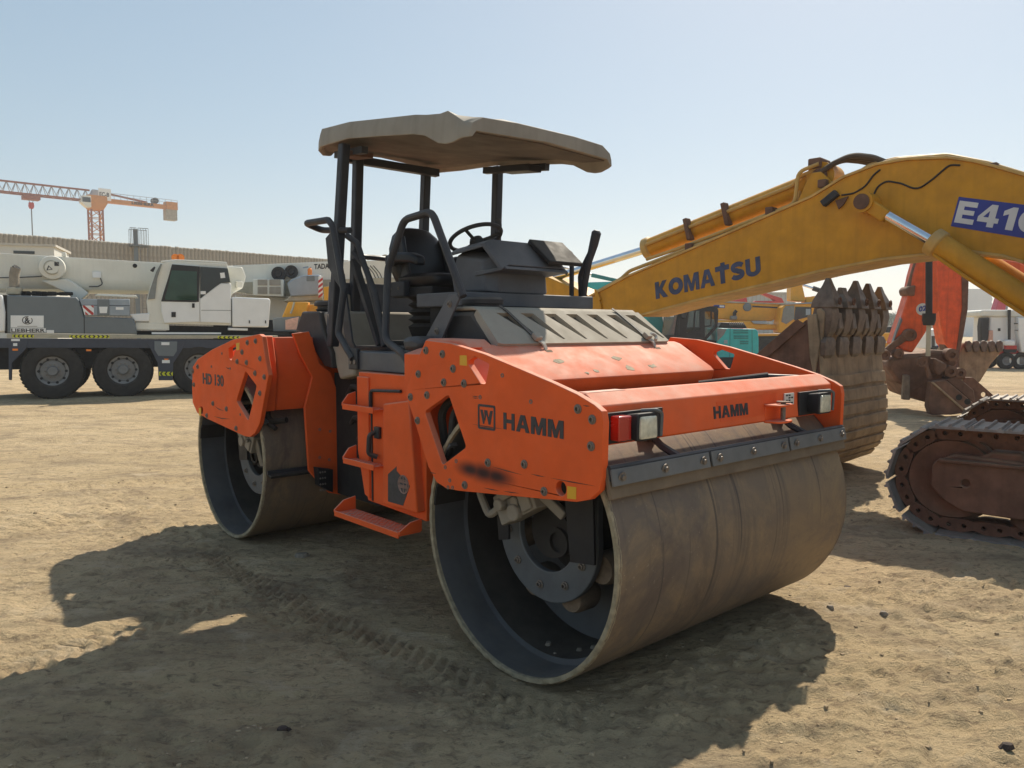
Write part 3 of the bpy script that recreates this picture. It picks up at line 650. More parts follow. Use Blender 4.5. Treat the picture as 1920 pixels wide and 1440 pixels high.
for s in (-1, 1):
    lp = MB().prism([(s*1.035, 1.247), (s*.645, 1.247), (s*.645, 1.385), (s*1.035, 1.385)], 'x', 2.364, 2.378).build('lamp_panel', 'black_paint', ro, bev=.003)
    yc = s*.83
    if s < 0:
        MB().loft([[(x, y, z) for y, z in fil2([(-1.02, 1.262), (-.935, 1.262), (-.935, 1.372), (-1.02, 1.372)], .008)] for x in (2.375, 2.43)]).build('tail_light', 'red_lens', lp, bev=.008)
        yc = -.855
    else: yc = .80
    hl = MB().loft([[(x, yc+(y)*k, 1.318+z*k) for y, z in fil2([(-.075, -.062), (.075, -.062), (.07, .062), (-.07, .062)], .015)] for x, k in ((2.375, .85), (2.44, 1), (2.455, 1))]).build('headlight', 'black_paint', lp, bev=.004)
    MB().loft([[(x, yc+y*k, 1.316+z*k) for y, z in fil2([(-.062, -.052), (.062, -.052), (.058, .050), (-.058, .050)], .012)] for x, k in ((2.452, 1), (2.462, .97), (2.466, .8))]).build('lens', 'lamp_glass', hl)
    MB().tube(fillet([(2.40, yc+.02, 1.385), (2.455, yc+.06, 1.39), (2.46, yc+.095, 1.375), (2.455, yc+.095, 1.27)], .02), .008, 6).build('lamp_guard', 'carrier', lp)
# towing jaw
mb = MB(); tj = fil2([(2.36, .27), (2.45, .29), (2.46, .36), (2.45, .44), (2.36, .46)], .02)
for z in (1.235, 1.325): mb.prism(tj, 'z', z, z+.012)
mb.boxm(2.36, 2.372, .28, .45, 1.247, 1.325)
tw = mb.build('towing_jaw', 'orange', bm_, bev=.003)
MB().cyl((2.42, .385, 1.228), (2.42, .385, 1.345), .014, n=12).build('jaw_pin', 'bolt', tw)
MB().cyl((2.42, .385, 1.345), (2.42, .385, 1.352), .038, n=16).build('pin_plate', 'rust', tw)
# gas strut in the trough
gs = MB().cyl((1.70, .62, 1.40), (2.05, .86, 1.46), .020, n=10).build('gas_strut', 'black_paint', ro)
MB().cyl((2.05, .86, 1.46), (2.24, .97, 1.455), .010, n=8).build('strut_rod', 'carrier', gs)
# plastic cover with tapering grooves
e_t, e_b = Vector((1.085, 0, 1.855)), Vector((1.335, 0, 1.652))
e2 = (e_b-e_t); fl = e2.length; e2n = e2/fl; en = Vector((-e2n.z, 0, e2n.x)); en = en if en.z > 0 else -en
def face_at(u, v, d): return e_t+Vector((0, u, 0))+e2n*(v*fl)+en*d
core = MB().loft([[(.80+ins*.3, y, 1.65), (.80+ins*.6, y, 1.86-ins*.4), (1.075-ins*.3, y, 1.86-ins*.4), (1.31-ins, y, 1.645)] for y, ins in ((-.745, .03), (-.70, 0), (.70, 0), (.745, .03))]).build('tank_cover', 'plastic_dark', ro, bev=.02)
outl = [(-.735, .02), (.735, .02), (.775, .97), (.74, 1.0), (-.74, 1.0), (-.775, .97)]
holes = []
for k in range(7):
    u = -.60+.195*k
    holes.append([(u-.01, .12), (u+.095, .12), (u+.185, .89), (u+.165, .89)])
tris = tessellate_polygon([[Vector((p[0], p[1], 0)) for p in l] for l in [outl]+holes])
loops = [outl]+holes; allp = [p for l in loops for p in l]; n = len(allp); v = [face_at(*p, .022) for p in allp]+[face_at(*p, -.028) for p in allp]; f = []
for t in tris: f += [tuple(t)]
o_ = 0
for l in loops:
    for i in range(len(l)): j = (i+1) % len(l); f.append((o_+i, o_+j, n+o_+j, n+o_+i))
    o_ += len(l)
MB().add(v, f).build('grooved_panel', 'cover_grey', core, smooth=25)
mb = MB()
for h_ in holes: mb.add([face_at(*p, -.026) for p in h_], [(0, 1, 2, 3)])
mb.build('groove_floor', 'plastic_dark', core, smooth=0)
MB().loft([[(.84, y, 1.862), (.86, y, 1.885), (1.06, y, 1.885), (1.095, y, 1.862)] for y in (-.735, .735)]).build('cover_lid', 'cover_grey', core, bev=.01)
MB().lathe([(.0, 1.95), (.115, 1.945), (.13, 1.93), (.13, 1.905), (.118, 1.90), (.118, 1.86)], (.93, -.55, 0), (0, 0, 1), 28, False).build('filler_cap', 'plastic_dark', core)
for y in (-.50, .52):
    s_ = MB().tube([face_at(y-.05, -.06, .030), face_at(y-.02, .06, .028), face_at(y+.01, .5, .028), face_at(y+.03, .93, .03)], .016, 4, ry=.003, up=(0, 1, 0)).build('strap', 'plastic_dark', core)
    MB().tube(fillet([face_at(y+.03, .90, .03), face_at(y+.05, 1.05, .035), face_at(y+.07, 1.16, .0)], .02), .022, 4, ry=.006, up=(0, 1, 0)).build('strap_tail', 'fabric', s_)
    MB().box(face_at(y+.07, 1.20, .006), (.03, .055, .02), Matrix((e2n, Vector((0, 1, 0)), en)).transposed()).build('latch', 'rust_red', s_, bev=.003)
    MB().box(face_at(y+.025, .90, .045), (.05, .05, .03), Matrix((e2n, Vector((0, 1, 0)), en)).transposed()).build('buckle', 'cover_grey', s_, bev=.006)
MB().tube(fillet([face_at(.55, .93, .04), face_at(.59, .86, .06), face_at(.63, .93, .05), face_at(.60, 1.02, .04)], .03), .012, 6).build('tied_rag', 'fabric', core)
# orange lip below the near end of the cover
MB().loft([[(.93, y, 1.64), (.96, y, 1.70), (1.27, y, 1.695), (1.36, y, 1.645)] for y in (-1.0, -.80)]).build('hood_lip', 'orange', ro, bev=.02)

# ---- scraper
sb = MB()
for y0, y1 in ((-1.09, -.32), (-.30, .42), (.44, 1.09)): pass
ang = Matrix.Rotation(R(-12), 3, 'Y')
lip = MB().box((2.425, 0, 1.085), (.022, 2.18, .14), ang).build('scraper_lip', 'lip', ro, bev=.004)
back = MB().prism([(2.37, 1.15), (2.43, 1.165), (2.44, 1.155), (2.43, 1.06), (2.42, 1.06), (2.425, 1.145), (2.37, 1.135)], 'y', -1.085, 1.085).build('scraper_angle', 'steel_grey', ro, bev=.002)
for y0, y1 in ((-1.085, -.36), (-.34, .40), (.42, 1.088)):
    br = MB().box((2.445, (y0+y1)/2, 1.112), (.012, y1-y0, .075), ang).build('scraper_bar', 'grey_bar', ro, bev=.003)
    for k in range(3):
        y = y0+.06+(y1-y0-.12)*k/2
        mb = MB(); mb.lathe([(.024, 0), (.024, .004), (.013, .005), (.013, .016), (0, .016)], (2.451, y, 1.112), (1, 0, -.2), 12, False); mb.build('bolt', 'bolt', br)
for y in (-.62, .60):
    ar = MB().tube(fillet([(2.18, y, 1.27), (2.28, y+.02, 1.235), (2.33, y+.03, 1.19), (2.42, y+.04, 1.15)], .03), .018, 6).build('scraper_arm', 'steel_grey', ro)
    MB().tube([(2.25+.02*math.cos(t)+.0015*k, y-.03+.006*k, 1.23+.02*math.sin(t)) for k, t in enumerate(np.linspace(0, 40, 60)*1.0) if k < 16], .005, 5).build('spring', 'rust', ar)
    MB().boxm(2.22, 2.27, y-.03, y+.07, 1.215, 1.26).build('arm_bracket', 'rust', ar, bev=.004)
# rear drum scrapers facing the joint
MB().box((-1.035, -.5, .62), (.05, 1.1, .02), Matrix.Rotation(R(18), 3, 'Y')).build('scraper_lip', 'rubber', ro)
MB().boxm(-1.06, -1.045, -1.06, .3, .63, .66).build('scraper_bar', 'steel_grey', ro)
# ---- rear frame
mb = MB()
secs = []
for y in (-YP+TH, -.98): secs.append([(-1.20, y, 1.44), (-1.22, y, 1.69), (-1.07, y, 1.70), (-1.00, y, 1.40), (-1.06, y, 1.12), (-1.13, y, 1.12)])
mb.loft(secs).build('frame_end', 'orange', ro, bev=.01)
MB().loft([[(-2.4, y, 1.41), (-2.4, y, 1.44), (-1.5, y, 1.67), (-1.09, y, 1.69), (-1.03, y, 1.40), (-1.09, y, 1.12), (-1.16, y, 1.12), (-1.18, y, 1.44)] for y in (-.965, .965)]).build('drum_frame', 'orange', ro, bev=.01)
MB().loft([[(-2.3, y, 1.42), (-2.3, y, 1.45), (-1.5, y, 1.68), (-1.07, y, 1.70), (-1.00, y, 1.40), (-1.06, y, 1.12), (-1.13, y, 1.12), (-1.15, y, 1.44)] for y in (.98, YP-TH)]).build('frame_end', 'orange', ro, bev=.01)
Cp = RO.yz([(655, 205), (750, 192), (775, 260), (810, 380), (880, 430), (945, 640), (935, 1150), (870, 1140), (800, 1070), (750, 1010), (725, 640), (770, 460), (700, 330)], z3, -.98)
fk = MB().prism(Cp, 'x', -.98, -1.01).build('fork_plate', 'orange', ro, bev=.004)
MB().prism([(-y, z) for y, z in Cp], 'x', -.98, -1.01).build('fork_plate', 'orange', ro, bev=.004)
sp = RO.yz([(790, 990), (880, 1000), (880, 1135), (800, 1095)], z3, -.93)
stp = MB().prism(sp, 'x', -.975, -.90).build('step_bracket', 'black_paint', ro, bev=.003)
mb = MB()
(ya, za), (yb, zb) = sp[0], sp[2]
for i in range(3):
    for j in range(4): mb.ball((-.898, ya+(yb-ya)*(.15+.16*i), zb+(za-zb)*(.16+.22*j)), .008, 6, 4)
mb.build('grip_studs', 'bolt', stp)
for x, y in ((812, 768), (873, 778), (812, 932), (868, 945)): v = RO.u(*z3(x, y), 'x', -.979); put('plug', PLUG, fk, v, rot=(0, 0, R(90)))
# rear black cover and beige tank
rc = RO.xz([(680, 190), (720, 75), (820, 75), (840, 180), (890, 320), (900, 410), (850, 395), (790, 300), (760, 215)], z3, -.62)
MB().prism(rc, 'y', -.64, .64).build('engine_cover', 'plastic_dark', ro, bev=.015)
MB().loft([[(-1.0, y, 1.885), (-.62, y, 1.885), (-.50, y, 1.50), (-.52, y, 1.40), (-.74, y, 1.36), (-.82, y, 1.50)] for y in (-.60, .60)]).build('water_tank', 'cover_grey', ro, bev=.02)
MB().lathe([(.0, 1.985), (.15, 1.98), (.165, 1.965), (.165, 1.94), (.14, 1.935), (.14, 1.915), (.155, 1.91), (.13, 1.88)], (-1.12, -.42, 0), (0, 0, 1), 28, False).build('air_filter_cap', 'plastic_dark', ro)
# engine block behind and joint
MB().boxm(-1.0, -.35, -.50, .50, .42, 1.40).build('joint_housing', 'under_dark', ro)
MB().boxm(-.45, .95, -.42, .42, .46, 1.30).build('centre_frame', 'under_dark', ro)
for z in (.62, 1.05): MB().cyl((-.55, 0, z), (-.55, 0, z+.12), .22, n=20).build('pivot_ring', 'black_paint', ro)
for k, (y, z) in enumerate(((-.52, 1.22), (-.50, .98), (-.46, .82))): hose(ro, [(-.98, y+.1, z-.05), (-.6, y-.05, z+.1), (-.2, y, z), (.1, y+.1, z+.05)], .022)
cl = MB()
for k in range(4): cl.cyl((-.62+.03*k, -.54, 1.08-.01*k), (-.61+.03*k, -.54, 1.08-.01*k), .03)
hose(ro, [(-.3, -.62, 1.12), (-.1, -.66, 1.05), (.1, -.62, 1.10)], .012, 'carrier')
# ---- step box of the operator station
sbx = MB().loft([[(x, -.72, z0), (x, -.93, z0), (x, -.93, 1.47), (x, -.72, 1.47)] for x, z0 in ((.10, .95), (.20, .62), (.86, .60))]).build('step_box', 'orange', ro, bev=.006)
def rel(pts, y=-.95): return RO.xz(pts, z3, y)
MB().prism(rel([(1210, 615), (1362, 595), (1412, 1255), (1208, 1200)], -.955), 'y', -.99, -.90).build('step_box_panel', 'orange', sbx, bev=.01)
MB().prism([(.10, 1.44), (.24, 1.44), (.24, .64), (.18, .66), (.10, .95)], 'y', -.945, -.92).build('hinge_panel', 'orange', sbx, bev=.006)
for x in (.262,): MB().boxm(x-.006, x+.006, -.937, -.92, .63, 1.36).build('door_gap', 'print_black', sbx, smooth=0)
MB().tube(fillet([(.27, -.945, 1.20), (.27, -.945, 1.355), (.62, -.945, 1.37)], .03), .011, 6).build('door_seal', 'plastic_dark', sbx)
hd = MB().tube(fillet([(.325, -.945, 1.09), (.325, -.99, 1.075), (.31, -.99, .95), (.345, -.945, .93)], .03), .016, 8).build('door_handle', 'plastic_dark', sbx)
MB().boxm(.315, .375, -.955, -.93, 1.05, 1.125).build('door_lock', 'plastic_dark', sbx, bev=.005)
# round globe mark on its dark corner
pmat('globe_grey', (.34, .21, .17), .6, var=.2)
fpq = lambda u, v: RO.u(*z3(u, v), 'y', -.99)
MB().prism(RO.xz([(1212, 1030), (1262, 985), (1262, 1010), (1340, 1100), (1300, 1215), (1212, 1190)], z3, -.992), 'y', -.9915, -.985).build('dark_decal', 'decal_dark', sbx, smooth=0)
gc = fpq(1305, 1090); mb = MB(); gr_ = .055
for k in range(5):
    mb.tube([(gc.x+gr_*math.cos(t)*abs(math.sin(k*math.pi/4+.001)) if k < 3 else gc.x+gr_*math.cos(t), -.993, gc.z+gr_*math.sin(t) if k < 3 else gc.z+(k-3.5)*.03) for t in (np.linspace(0, 6.283, 22) if k < 3 else np.linspace(math.pi, 0, 6))], .0035, 4)
mb.build('globe_emblem', 'globe_grey', sbx)
MB().lathe([(0, 0), (.055, 0), (.055, .001), (0, .001)], (gc.x, -.9922, gc.z), (0, -1, 0), 24, False).build('globe_disc', 'decal_dark', sbx, smooth=0)
letters(sbx, 'WIRTGEN', (gc.x-.05, -.995, gc.z+.006), (1, 0, .05), (0, 0, 1), .10, .022, 'globe_grey', bold=.01)
letters(sbx, 'GROUP', (gc.x-.042, -.995, gc.z-.026), (1, 0, .05), (0, 0, 1), .085, .022, 'globe_grey', bold=.01)
# tread steps
def step(x0, x1, z, w, both=False):
    s = MB().prism([(x0, -.93), (x0-.02, -.93-w*.75), (x0+.02, -.93-w), (x1, -.93-w), (x1, -.93)], 'z', z, z+.012).build('step', 'orange', ro, bev=.002)
    MB().prism([(-.93, z+.012), (-.93-w, z+.012), (-.93-w, z+.03), (-.93-w*.55, z+.085), (-.93, z+.10)], 'x', x0-.012, x0).build('step_cheek', 'orange', s)
    MB().boxm(x0, x1, -.93-w-.004, -.93-w+.004, z-.012, z+.026).build('step_lip', 'orange', s, bev=.003)
    if both: MB().prism([(-.93, z+.012), (-.93-w, z+.012), (-.93-w, z+.03), (-.93-w*.5, z+.075), (-.93, z+.085)], 'x', x1, x1+.012).build('step_cheek', 'orange', s)
    mb = MB()
    for i in range(int((x1-x0)/.045)):
        for j in range(int(w/.03)):
            mb.box((x0+.03+i*.045+.02*(j % 2), -.945-j*.03, z+.0135), (.022, .007, .005), Matrix.Rotation(R(45 if (i+j) % 2 else -45), 3, 'Z'))
    mb.build('tread_pattern', 'orange', s, smooth=0)
step(.06, .44, 1.235, .10); step(.06, .44, .875, .10); step(.04, .80, .525, .16, True)
# ---- operator deck
MB().boxm(-.12, .98, -.88, -.66, 1.475, 1.60).build('deck_box', 'console_grey', ro, bev=.006)
for x in (-.02, .64):
    br = MB().boxm(x-.05, x+.05, -.90, -.87, 1.48, 1.62).build('rail_foot', 'steel_grey', ro, bev=.006)
    for k in (-.025, .025): mb = MB(); mb.lathe([(.016, 0), (.016, .008), (0, .008)], (x+k, -.90, 1.53), (0, -1, 0), 8, False); mb.build('bolt', 'bolt', br)
MB().boxm(-.42, 1.0, -.66, .66, 1.60, 1.63).build('deck', 'black_paint', ro, bev=.004)
MB().boxm(.30, .80, -.60, .60, 1.895, 1.985).build('console_shelf', 'console_grey', ro, bev=.008)
MB().boxm(.40, .76, -.56, .56, 1.63, 1.895).build('shelf_base', 'under_dark', ro)
st_ = MB().loft([[(x, y, z) for x, z in ((.66, 1.68), (.84, 1.68), (1.02, 1.93), (.99, 1.96), (.92, 1.955), (.80, 1.83))] for y in (-.80, -.785)]).build('side_strut', 'console_grey', ro, bev=.004)
for p in ((.93, 1.90), (.80, 1.74)): put('bolt', BOLT, st_, (p[0], -.80, p[1]))
MB().loft([[(x, y, z) for x, z in ((.70, 1.62), (.86, 1.62), (.90, 1.68), (.80, 1.71), (.68, 1.70))] for y in (-.98, -.80)]).build('hood_hinge', 'steel_grey', ro, bev=.03)
# ---- hand rails
def rail(name, pts, r, mat='steel_grey', rad=.10): return MB().tube(fillet(pts, rad, 6), r, 10).build(name, mat, ro)
rail('hand_rail', [(.64, -.90, 1.55), (.58, -.90, 1.60), (.32, -.86, 1.68), (.30, -.82, 2.14), (.46, -.80, 2.44), (.76, -.80, 2.46), (1.06, -.80, 1.94)], .024)
rail('hand_rail', [(-.02, -.90, 1.55), (-.08, -.90, 1.60), (-.25, -.88, 1.72), (-.20, -.86, 2.02), (-.36, -.85, 2.48), (-.42, -.85, 2.525), (-.76, -.85, 2.535), (-.80, -.70, 2.50), (-.45, -.66, 2.47)], .024, rad=.05)
MB().prism(RO.xz([(150, 800), (175, 770), (215, 800), (215, 960), (250, 1000), (300, 1380), (320, 1420), (270, 1430), (250, 1300), (245, 1100), (205, 1040), (165, 960)], z2, -.80), 'y', -.80, -.785).build('side_panel', 'steel_grey', ro, bev=.003)
rail('hand_rail', [(-.36, -.74, 2.42), (-.28, -.70, 2.36), (-.22, -.68, 2.20), (-.10, -.67, 2.0), (.02, -.67, 1.64)], .022, rad=.06)
rail('hand_rail', [(-.34, -.70, 2.30), (-.20, -.68, 2.18), (-.02, -.67, 1.72), (.0, -.67, 1.63)], .018, rad=.06)
MB().beam((-.40, -.66, 2.25), (-.06, -.66, 1.64), .05, .035).build('brace', 'steel_grey', ro)
rail('guard_rail', [(-.85, -.38, 2.33), (-1.0, .38, 2.33), (-.38, .68, 2.33)], .022)
rail('guard_rail', [(.30, .64, 2.36), (-.38, .69, 2.36)], .022)
rail('guard_rail', [(.36, .58, 2.34), (.50, .56, 2.36), (.62, .56, 2.30), (.62, .56, 1.98)], .018, rad=.05)
hr = MB().tube([(.70, .60, 1.97), (.715, .60, 2.08), (.755, .60, 2.24), (.80, .60, 2.36), (.825, .60, 2.44), (.83, .60, 2.455)], [.024, .024, .024, .034, .036, .022], 10, ry=None).build('grab_rail', 'steel_grey', ro)
MB().tube(fillet([(.66, .62, 1.97), (.65, .62, 2.14), (.70, .61, 2.22), (.765, .60, 2.30)], .05), .020, 8).build('grab_rail', 'steel_grey', ro)
# rear bulkhead of the deck (grey sheet)
MB().prism([(-.62, 1.60), (.62, 1.60), (.58, 2.12), (-.58, 2.12)], 'x', -.92, -.90).build('bulkhead', 'console_grey', ro, bev=.004)
MB().prism([(-.55, 1.62), (-.40, 1.62), (-.42, 2.02), (-.52, 2.06)], 'x', -.885, -.87).build('bulkhead_panel', 'cover_grey', ro, bev=.004)
# ---- posts and canopy
for (x0, y0, z0), (x1, y1, z1) in (((-.90, -.38, 1.6), (-.785, -.38, 3.13)), ((-.655, -.70, 1.62), (-.545, -.64, 3.11)), ((-1.06, .38, 1.6), (-.945, .38, 3.14)), ((-.44, .70, 1.62), (-.325, .66, 3.09))):
    MB().beam((x0, y0, z0), (x1, y1, z1), .07, .07, up=(0, 1, 0)).build('canopy_post', 'steel_grey', ro, bev=.010)
def zb(x): return 3.015-.115*(x+.05)
st = [(-1.10, .46, .0, .10), (-1.06, .54, -.01, .12), (-.98, .62, .01, .135), (-.84, .68, .025, .14), (-.4, .70, .055, .125), (.0, .70, .045, .125), (.40, .685, .035, .130), (.52, .68, .02, .135), (.66, .680, -.035, .185), (.74, .682, -.045, .205), (.80, .68, -.04, .17), (.88, .67, -.015, .10), (.93, .64, -.005, .085)]
secs = []
for x, w, db, dt in st:
    b0 = zb(x); s = []
    cr = .045 if -1.0 < x < .86 else .015
    side = lambda q: [(x, q*w, b0+db), (x, q*(w-.004), b0+db+dt*.5), (x, q*(w-.02), b0+db+dt)]
    s = [(x, -w+.05, b0+max(db, 0)+.035), (x, -w+.02, b0+db+.004)]+side(-1)+[(x, -w+.10, b0+.125), (x, -w*.4, b0+.125+cr), (x, w*.4, b0+.125+cr), (x, w-.10, b0+.125)]+list(reversed(side(1)))+[(x, w-.02, b0+db+.004), (x, w-.05, b0+max(db, 0)+.035), (x, 0, b0+.06)]
    secs.append(s)
can = MB().loft(secs).build('canopy', 'canopy', ro, bev=.008, smooth=28)
MB().loft([[(x, -w+.055, zb(x)+max(db, 0)+.028), (x, 0, zb(x)+.052), (x, w-.055, zb(x)+max(db, 0)+.028), (x, w-.055, zb(x)+max(db, 0)+.034), (x, 0, zb(x)+.058), (x, -w+.055, zb(x)+max(db, 0)+.034)] for x, w, db, dt in st[1:-1]]).build('canopy_shade_sheet', 'ceiling_shade', can, smooth=50)  # added sheet: dirty ceiling tone with the underside's shade put into its colour
MB().boxm(-.92, -.86, -.46, .46, 3.06, 3.12).build('canopy_bar', 'steel_grey', can)
MB().beam((-.9, -.50, 3.105), (-.36, -.58, 3.045), .05, .05).build('canopy_bar', 'steel_grey', can)
MB().beam((-.36, .55, 3.045), (.30, .62, 2.985), .05, .05).build('canopy_bar', 'steel_grey', can)
MB().box((.1, .52, 2.985), (.34, .14, .05), Matrix.Rotation(R(6), 3, 'Y')).build('roof_box', 'black_paint', can, bev=.005)
MB().box((-.62, -.50, 3.06), (.24, .16, .04), Matrix.Rotation(R(6), 3, 'Y')).build('roof_plate', 'rust', can, bev=.005)
# ---- seat
def blob(secs_, n=14):
    out = []
    for c, rx, ry, e in secs_:
        s = []
        for k in range(n):
            t = 2*math.pi*k/n; cx, sn = math.cos(t), math.sin(t)
            s.append((c[0]+rx*math.copysign(abs(cx)**e, cx), c[1]+ry*math.copysign(abs(sn)**e, sn), c[2]))
        out.append(s)
    return out
SX, SY = -.18, -.10
seat = MB().loft(blob([((SX+.06, SY, 2.06), .23, .22, .5), ((SX+.06, SY, 2.08), .26, .245, .45), ((SX+.06, SY, 2.13), .26, .25, .45), ((SX+.06, SY, 2.155), .22, .215, .5), ((SX+.05, SY, 2.145), .10, .10, .7)])).build('seat_cushion', 'seat_vinyl', ro, smooth=60)
MB().loft(blob([((SX-.17, SY, 2.10), .07, .21, .5), ((SX-.19, SY, 2.2), .085, .245, .5), ((SX-.22, SY, 2.36), .085, .235, .5), ((SX-.25, SY, 2.46), .075, .19, .55), ((SX-.265, SY, 2.515), .05, .13, .6), ((SX-.27, SY, 2.53), .02, .06, .7)])).build('seat_back', 'seat_vinyl', ro, smooth=60)
for s in (-1, 1):
    MB().loft([[(x, SY+s*(.27+k), z) for k, z in ((-.045, z0), (.045, z0), (.045, z1), (-.045, z1))] for x, z0, z1 in ((SX-.20, 2.22, 2.30), (SX-.05, 2.24, 2.315), (SX+.12, 2.225, 2.30), (SX+.21, 2.20, 2.27))]).build('armrest', 'seat_vinyl', ro, bev=.02)
    MB().loft([[(SX-.02+dx, SY+s*.215, z), (SX-.16+dx, SY+s*.215, z), (SX-.16+dx, SY+s*.18, z), (SX-.02+dx, SY+s*.18, z)] for dx, z in ((0, 2.12), (-.06, 2.33), (-.09, 2.45))]).build('seat_bolster', 'seat_vinyl', ro, bev=.016)
MB().boxm(SX-.22, SX+.28, SY-.23, SY+.23, 1.985, 2.06).build('seat_base', 'black_paint', ro, bev=.012)
sc_ = MB().boxm(SX-.20, SX+.02, SY-.29, SY-.235, 1.99, 2.10).build('seat_cover_plate', 'steel_grey', ro, bev=.008)
for k in range(2): put('plug', PLUG, sc_, (SX-.15+.1*k, SY-.291, 2.05))
mb = MB(); pr_ = []
for k in range(9): pr_ += [(.17 if k % 2 else .21, 1.985-.027*k)]
mb.lathe([(0, 1.985)]+pr_+[(.16, 1.63), (0, 1.63)], (SX+.02, SY, 0), (0, 0, 1), 28, False); mb.build('seat_bellows', 'rubber', ro, smooth=50)
MB().boxm(SX-.27, SX+.25, SY-.25, SY+.25, 1.63, 1.665).build('seat_slide', 'black_paint', ro, bev=.006)
# ---- steering wheel and console
wc = Vector((.13, .05, 2.42)); ax_ = Vector((-.42, 0, .91)).normalized(); e1 = Vector((0, 1, 0)); e2_ = ax_.cross(e1)
sw = MB().tube([wc+(e1*math.cos(t)+e2_*math.sin(t))*.195 for t in np.linspace(0, 6.2832, 41)[:-1]], .016, 8, True).build('steering_wheel', 'plastic_dark', ro)
mb = MB()
for a in (90, 210, 330): d = e1*math.cos(R(a))+e2_*math.sin(R(a)); mb.tube([wc-ax_*.035, wc+d*.10-ax_*.02, wc+d*.19], .014, 6)
mb.lathe([(0, .0), (.045, -.005), (.055, -.03), (.04, -.06), (0, -.06)], wc, ax_, 16, False); mb.build('wheel_spokes', 'plastic_dark', sw)
k_ = wc+(e1*math.cos(R(-15))-e2_*math.sin(R(60)))*.0+e1*.1-e2_*.165
MB().lathe([(0, .07), (.024, .06), (.028, .04), (.018, .0), (0, 0)], wc+e2_*-.17+e1*.10, ax_, 12, False).build('spinner_knob', 'plastic_dark', sw)
MB().tube([wc-ax_*.05, wc-ax_*.20+Vector((.02, 0, 0)), Vector((.36, .02, 2.10))], .030, 10).build('steering_column', 'black_paint', ro)
MB().tube(fillet([(.30, .0, 2.22), (.22, .02, 2.17), (.12, .10, 2.15)], .03), .012, 6).build('lever', 'plastic_dark', ro)
CXo = .42
con = MB().loft([[(x, y, z) for x, z in p] for y, p in ((-.33, ((.36, 2.0), (.33, 2.12), (.40, 2.25), (.66, 2.20), (.70, 2.0))), (-.26, ((.34, 1.985), (.30, 2.13), (.40, 2.29), (.74, 2.23), (.76, 1.985))), (.16, ((.34, 1.985), (.30, 2.13), (.40, 2.29), (.74, 2.23), (.76, 1.985))), (.23, ((.38, 2.0), (.36, 2.12), (.42, 2.25), (.66, 2.20), (.70, 2.0))))]).build('console', 'console_grey', ro, bev=.012)
MB().loft([[(.36, y, 2.30+dz), (.72, y, 2.335+dz), (.90, y, 2.16+dz), (.88, y, 2.145+dz), (.70, y, 2.31+dz), (.36, y, 2.275+dz)] for y, dz in ((-.36, -.03), (-.30, 0), (.18, 0), (.24, -.03))]).build('console_hood', 'console_grey', con, bev=.006)
MB().loft([[(.60, y, 2.13), (.90, y, 2.15), (.92, y, 2.13), (.60, y, 2.10)] for y in (-.34, .22)]).build('console_visor', 'console_grey', con, bev=.004)
MB().loft([[(.74, y, 2.36), (.94, y, 2.20), (.93, y, 2.175), (.72, y, 2.335)] for y in (.02, .34)]).build('console_visor', 'rubber', con, bev=.006)
MB().lathe([(0, 0), (.028, 0), (.028, .006), (.020, .008), (0, .008)], (.37, -.33, 2.13), (0, -1, 0), 14, False).build('key_switch', 'plastic_dark', con)
# ------------------------------------------------------------------ yellow excavator with raised boom
EX = Frame(6.35, 6.95, math.atan2(.70, -.714))
ex = fthing('excavator', 'yellow crawler excavator, its dusty boom arching over to a muddy bucket beside the roller', 'excavator', EX)
za = zm(1200, 260, .375)
BY = .33
top = EX.xz([(1104, 557), (1175, 519), (1350, 444), (1522, 369), (1580, 333), (1642, 309), (1700, 299), (1777, 296), (1830, 304), (1875, 316), (1920, 329)], zid, .35)+[(1.0, 2.92), (.5, 2.48), (.25, 2.30)]
bot = EX.xz([(1107, 590), (1200, 590), (1312, 560), (1425, 534), (1537, 507), (1650, 485), (1721, 477), (1819, 470), (1880, 478), (1920, 490)], zid, .35)+[(1.0, 2.18), (.55, 1.90), (.25, 1.80)]
boom = MB().prism(top+[(.05, 2.20), (.02, 2.05), (.08, 1.90)]+list(reversed(bot)), 'y', -BY, BY).build('boom', 'yellow_exc', ex, bev=.012)
def strip(pts, t, w):
    mb = MB(); secs = []
    for i, p in enumerate(pts):
        a = pts[max(i-1, 0)]; b = pts[min(i+1, len(pts)-1)]; d = Vector((b[0]-a[0], b[1]-a[1])).normalized(); n = Vector((-d.y, d.x))*t
        secs.append([(p[0]-n.x*.3, -w, p[1]-n.y*.3), (p[0]-n.x*.3, w, p[1]-n.y*.3), (p[0]+n.x, w, p[1]+n.y), (p[0]+n.x, -w, p[1]+n.y)])
    return mb.loft(secs)
strip(top[:11], -.022, BY+.025).build('boom_flange', 'yellow_top', boom, bev=.004)
strip(bot[:10], .024, BY+.03).build('boom_flange', 'yellow_top', boom, bev=.004)
MB().cyl((6.88, -.36, 2.06), (6.88, .36, 2.06), .16, n=20).build('boom_tip_pin', 'yellow_exc', boom)
YN = BY+.002
def eu(px, py, y=YN): return EX.u(px, py, 'y', y)
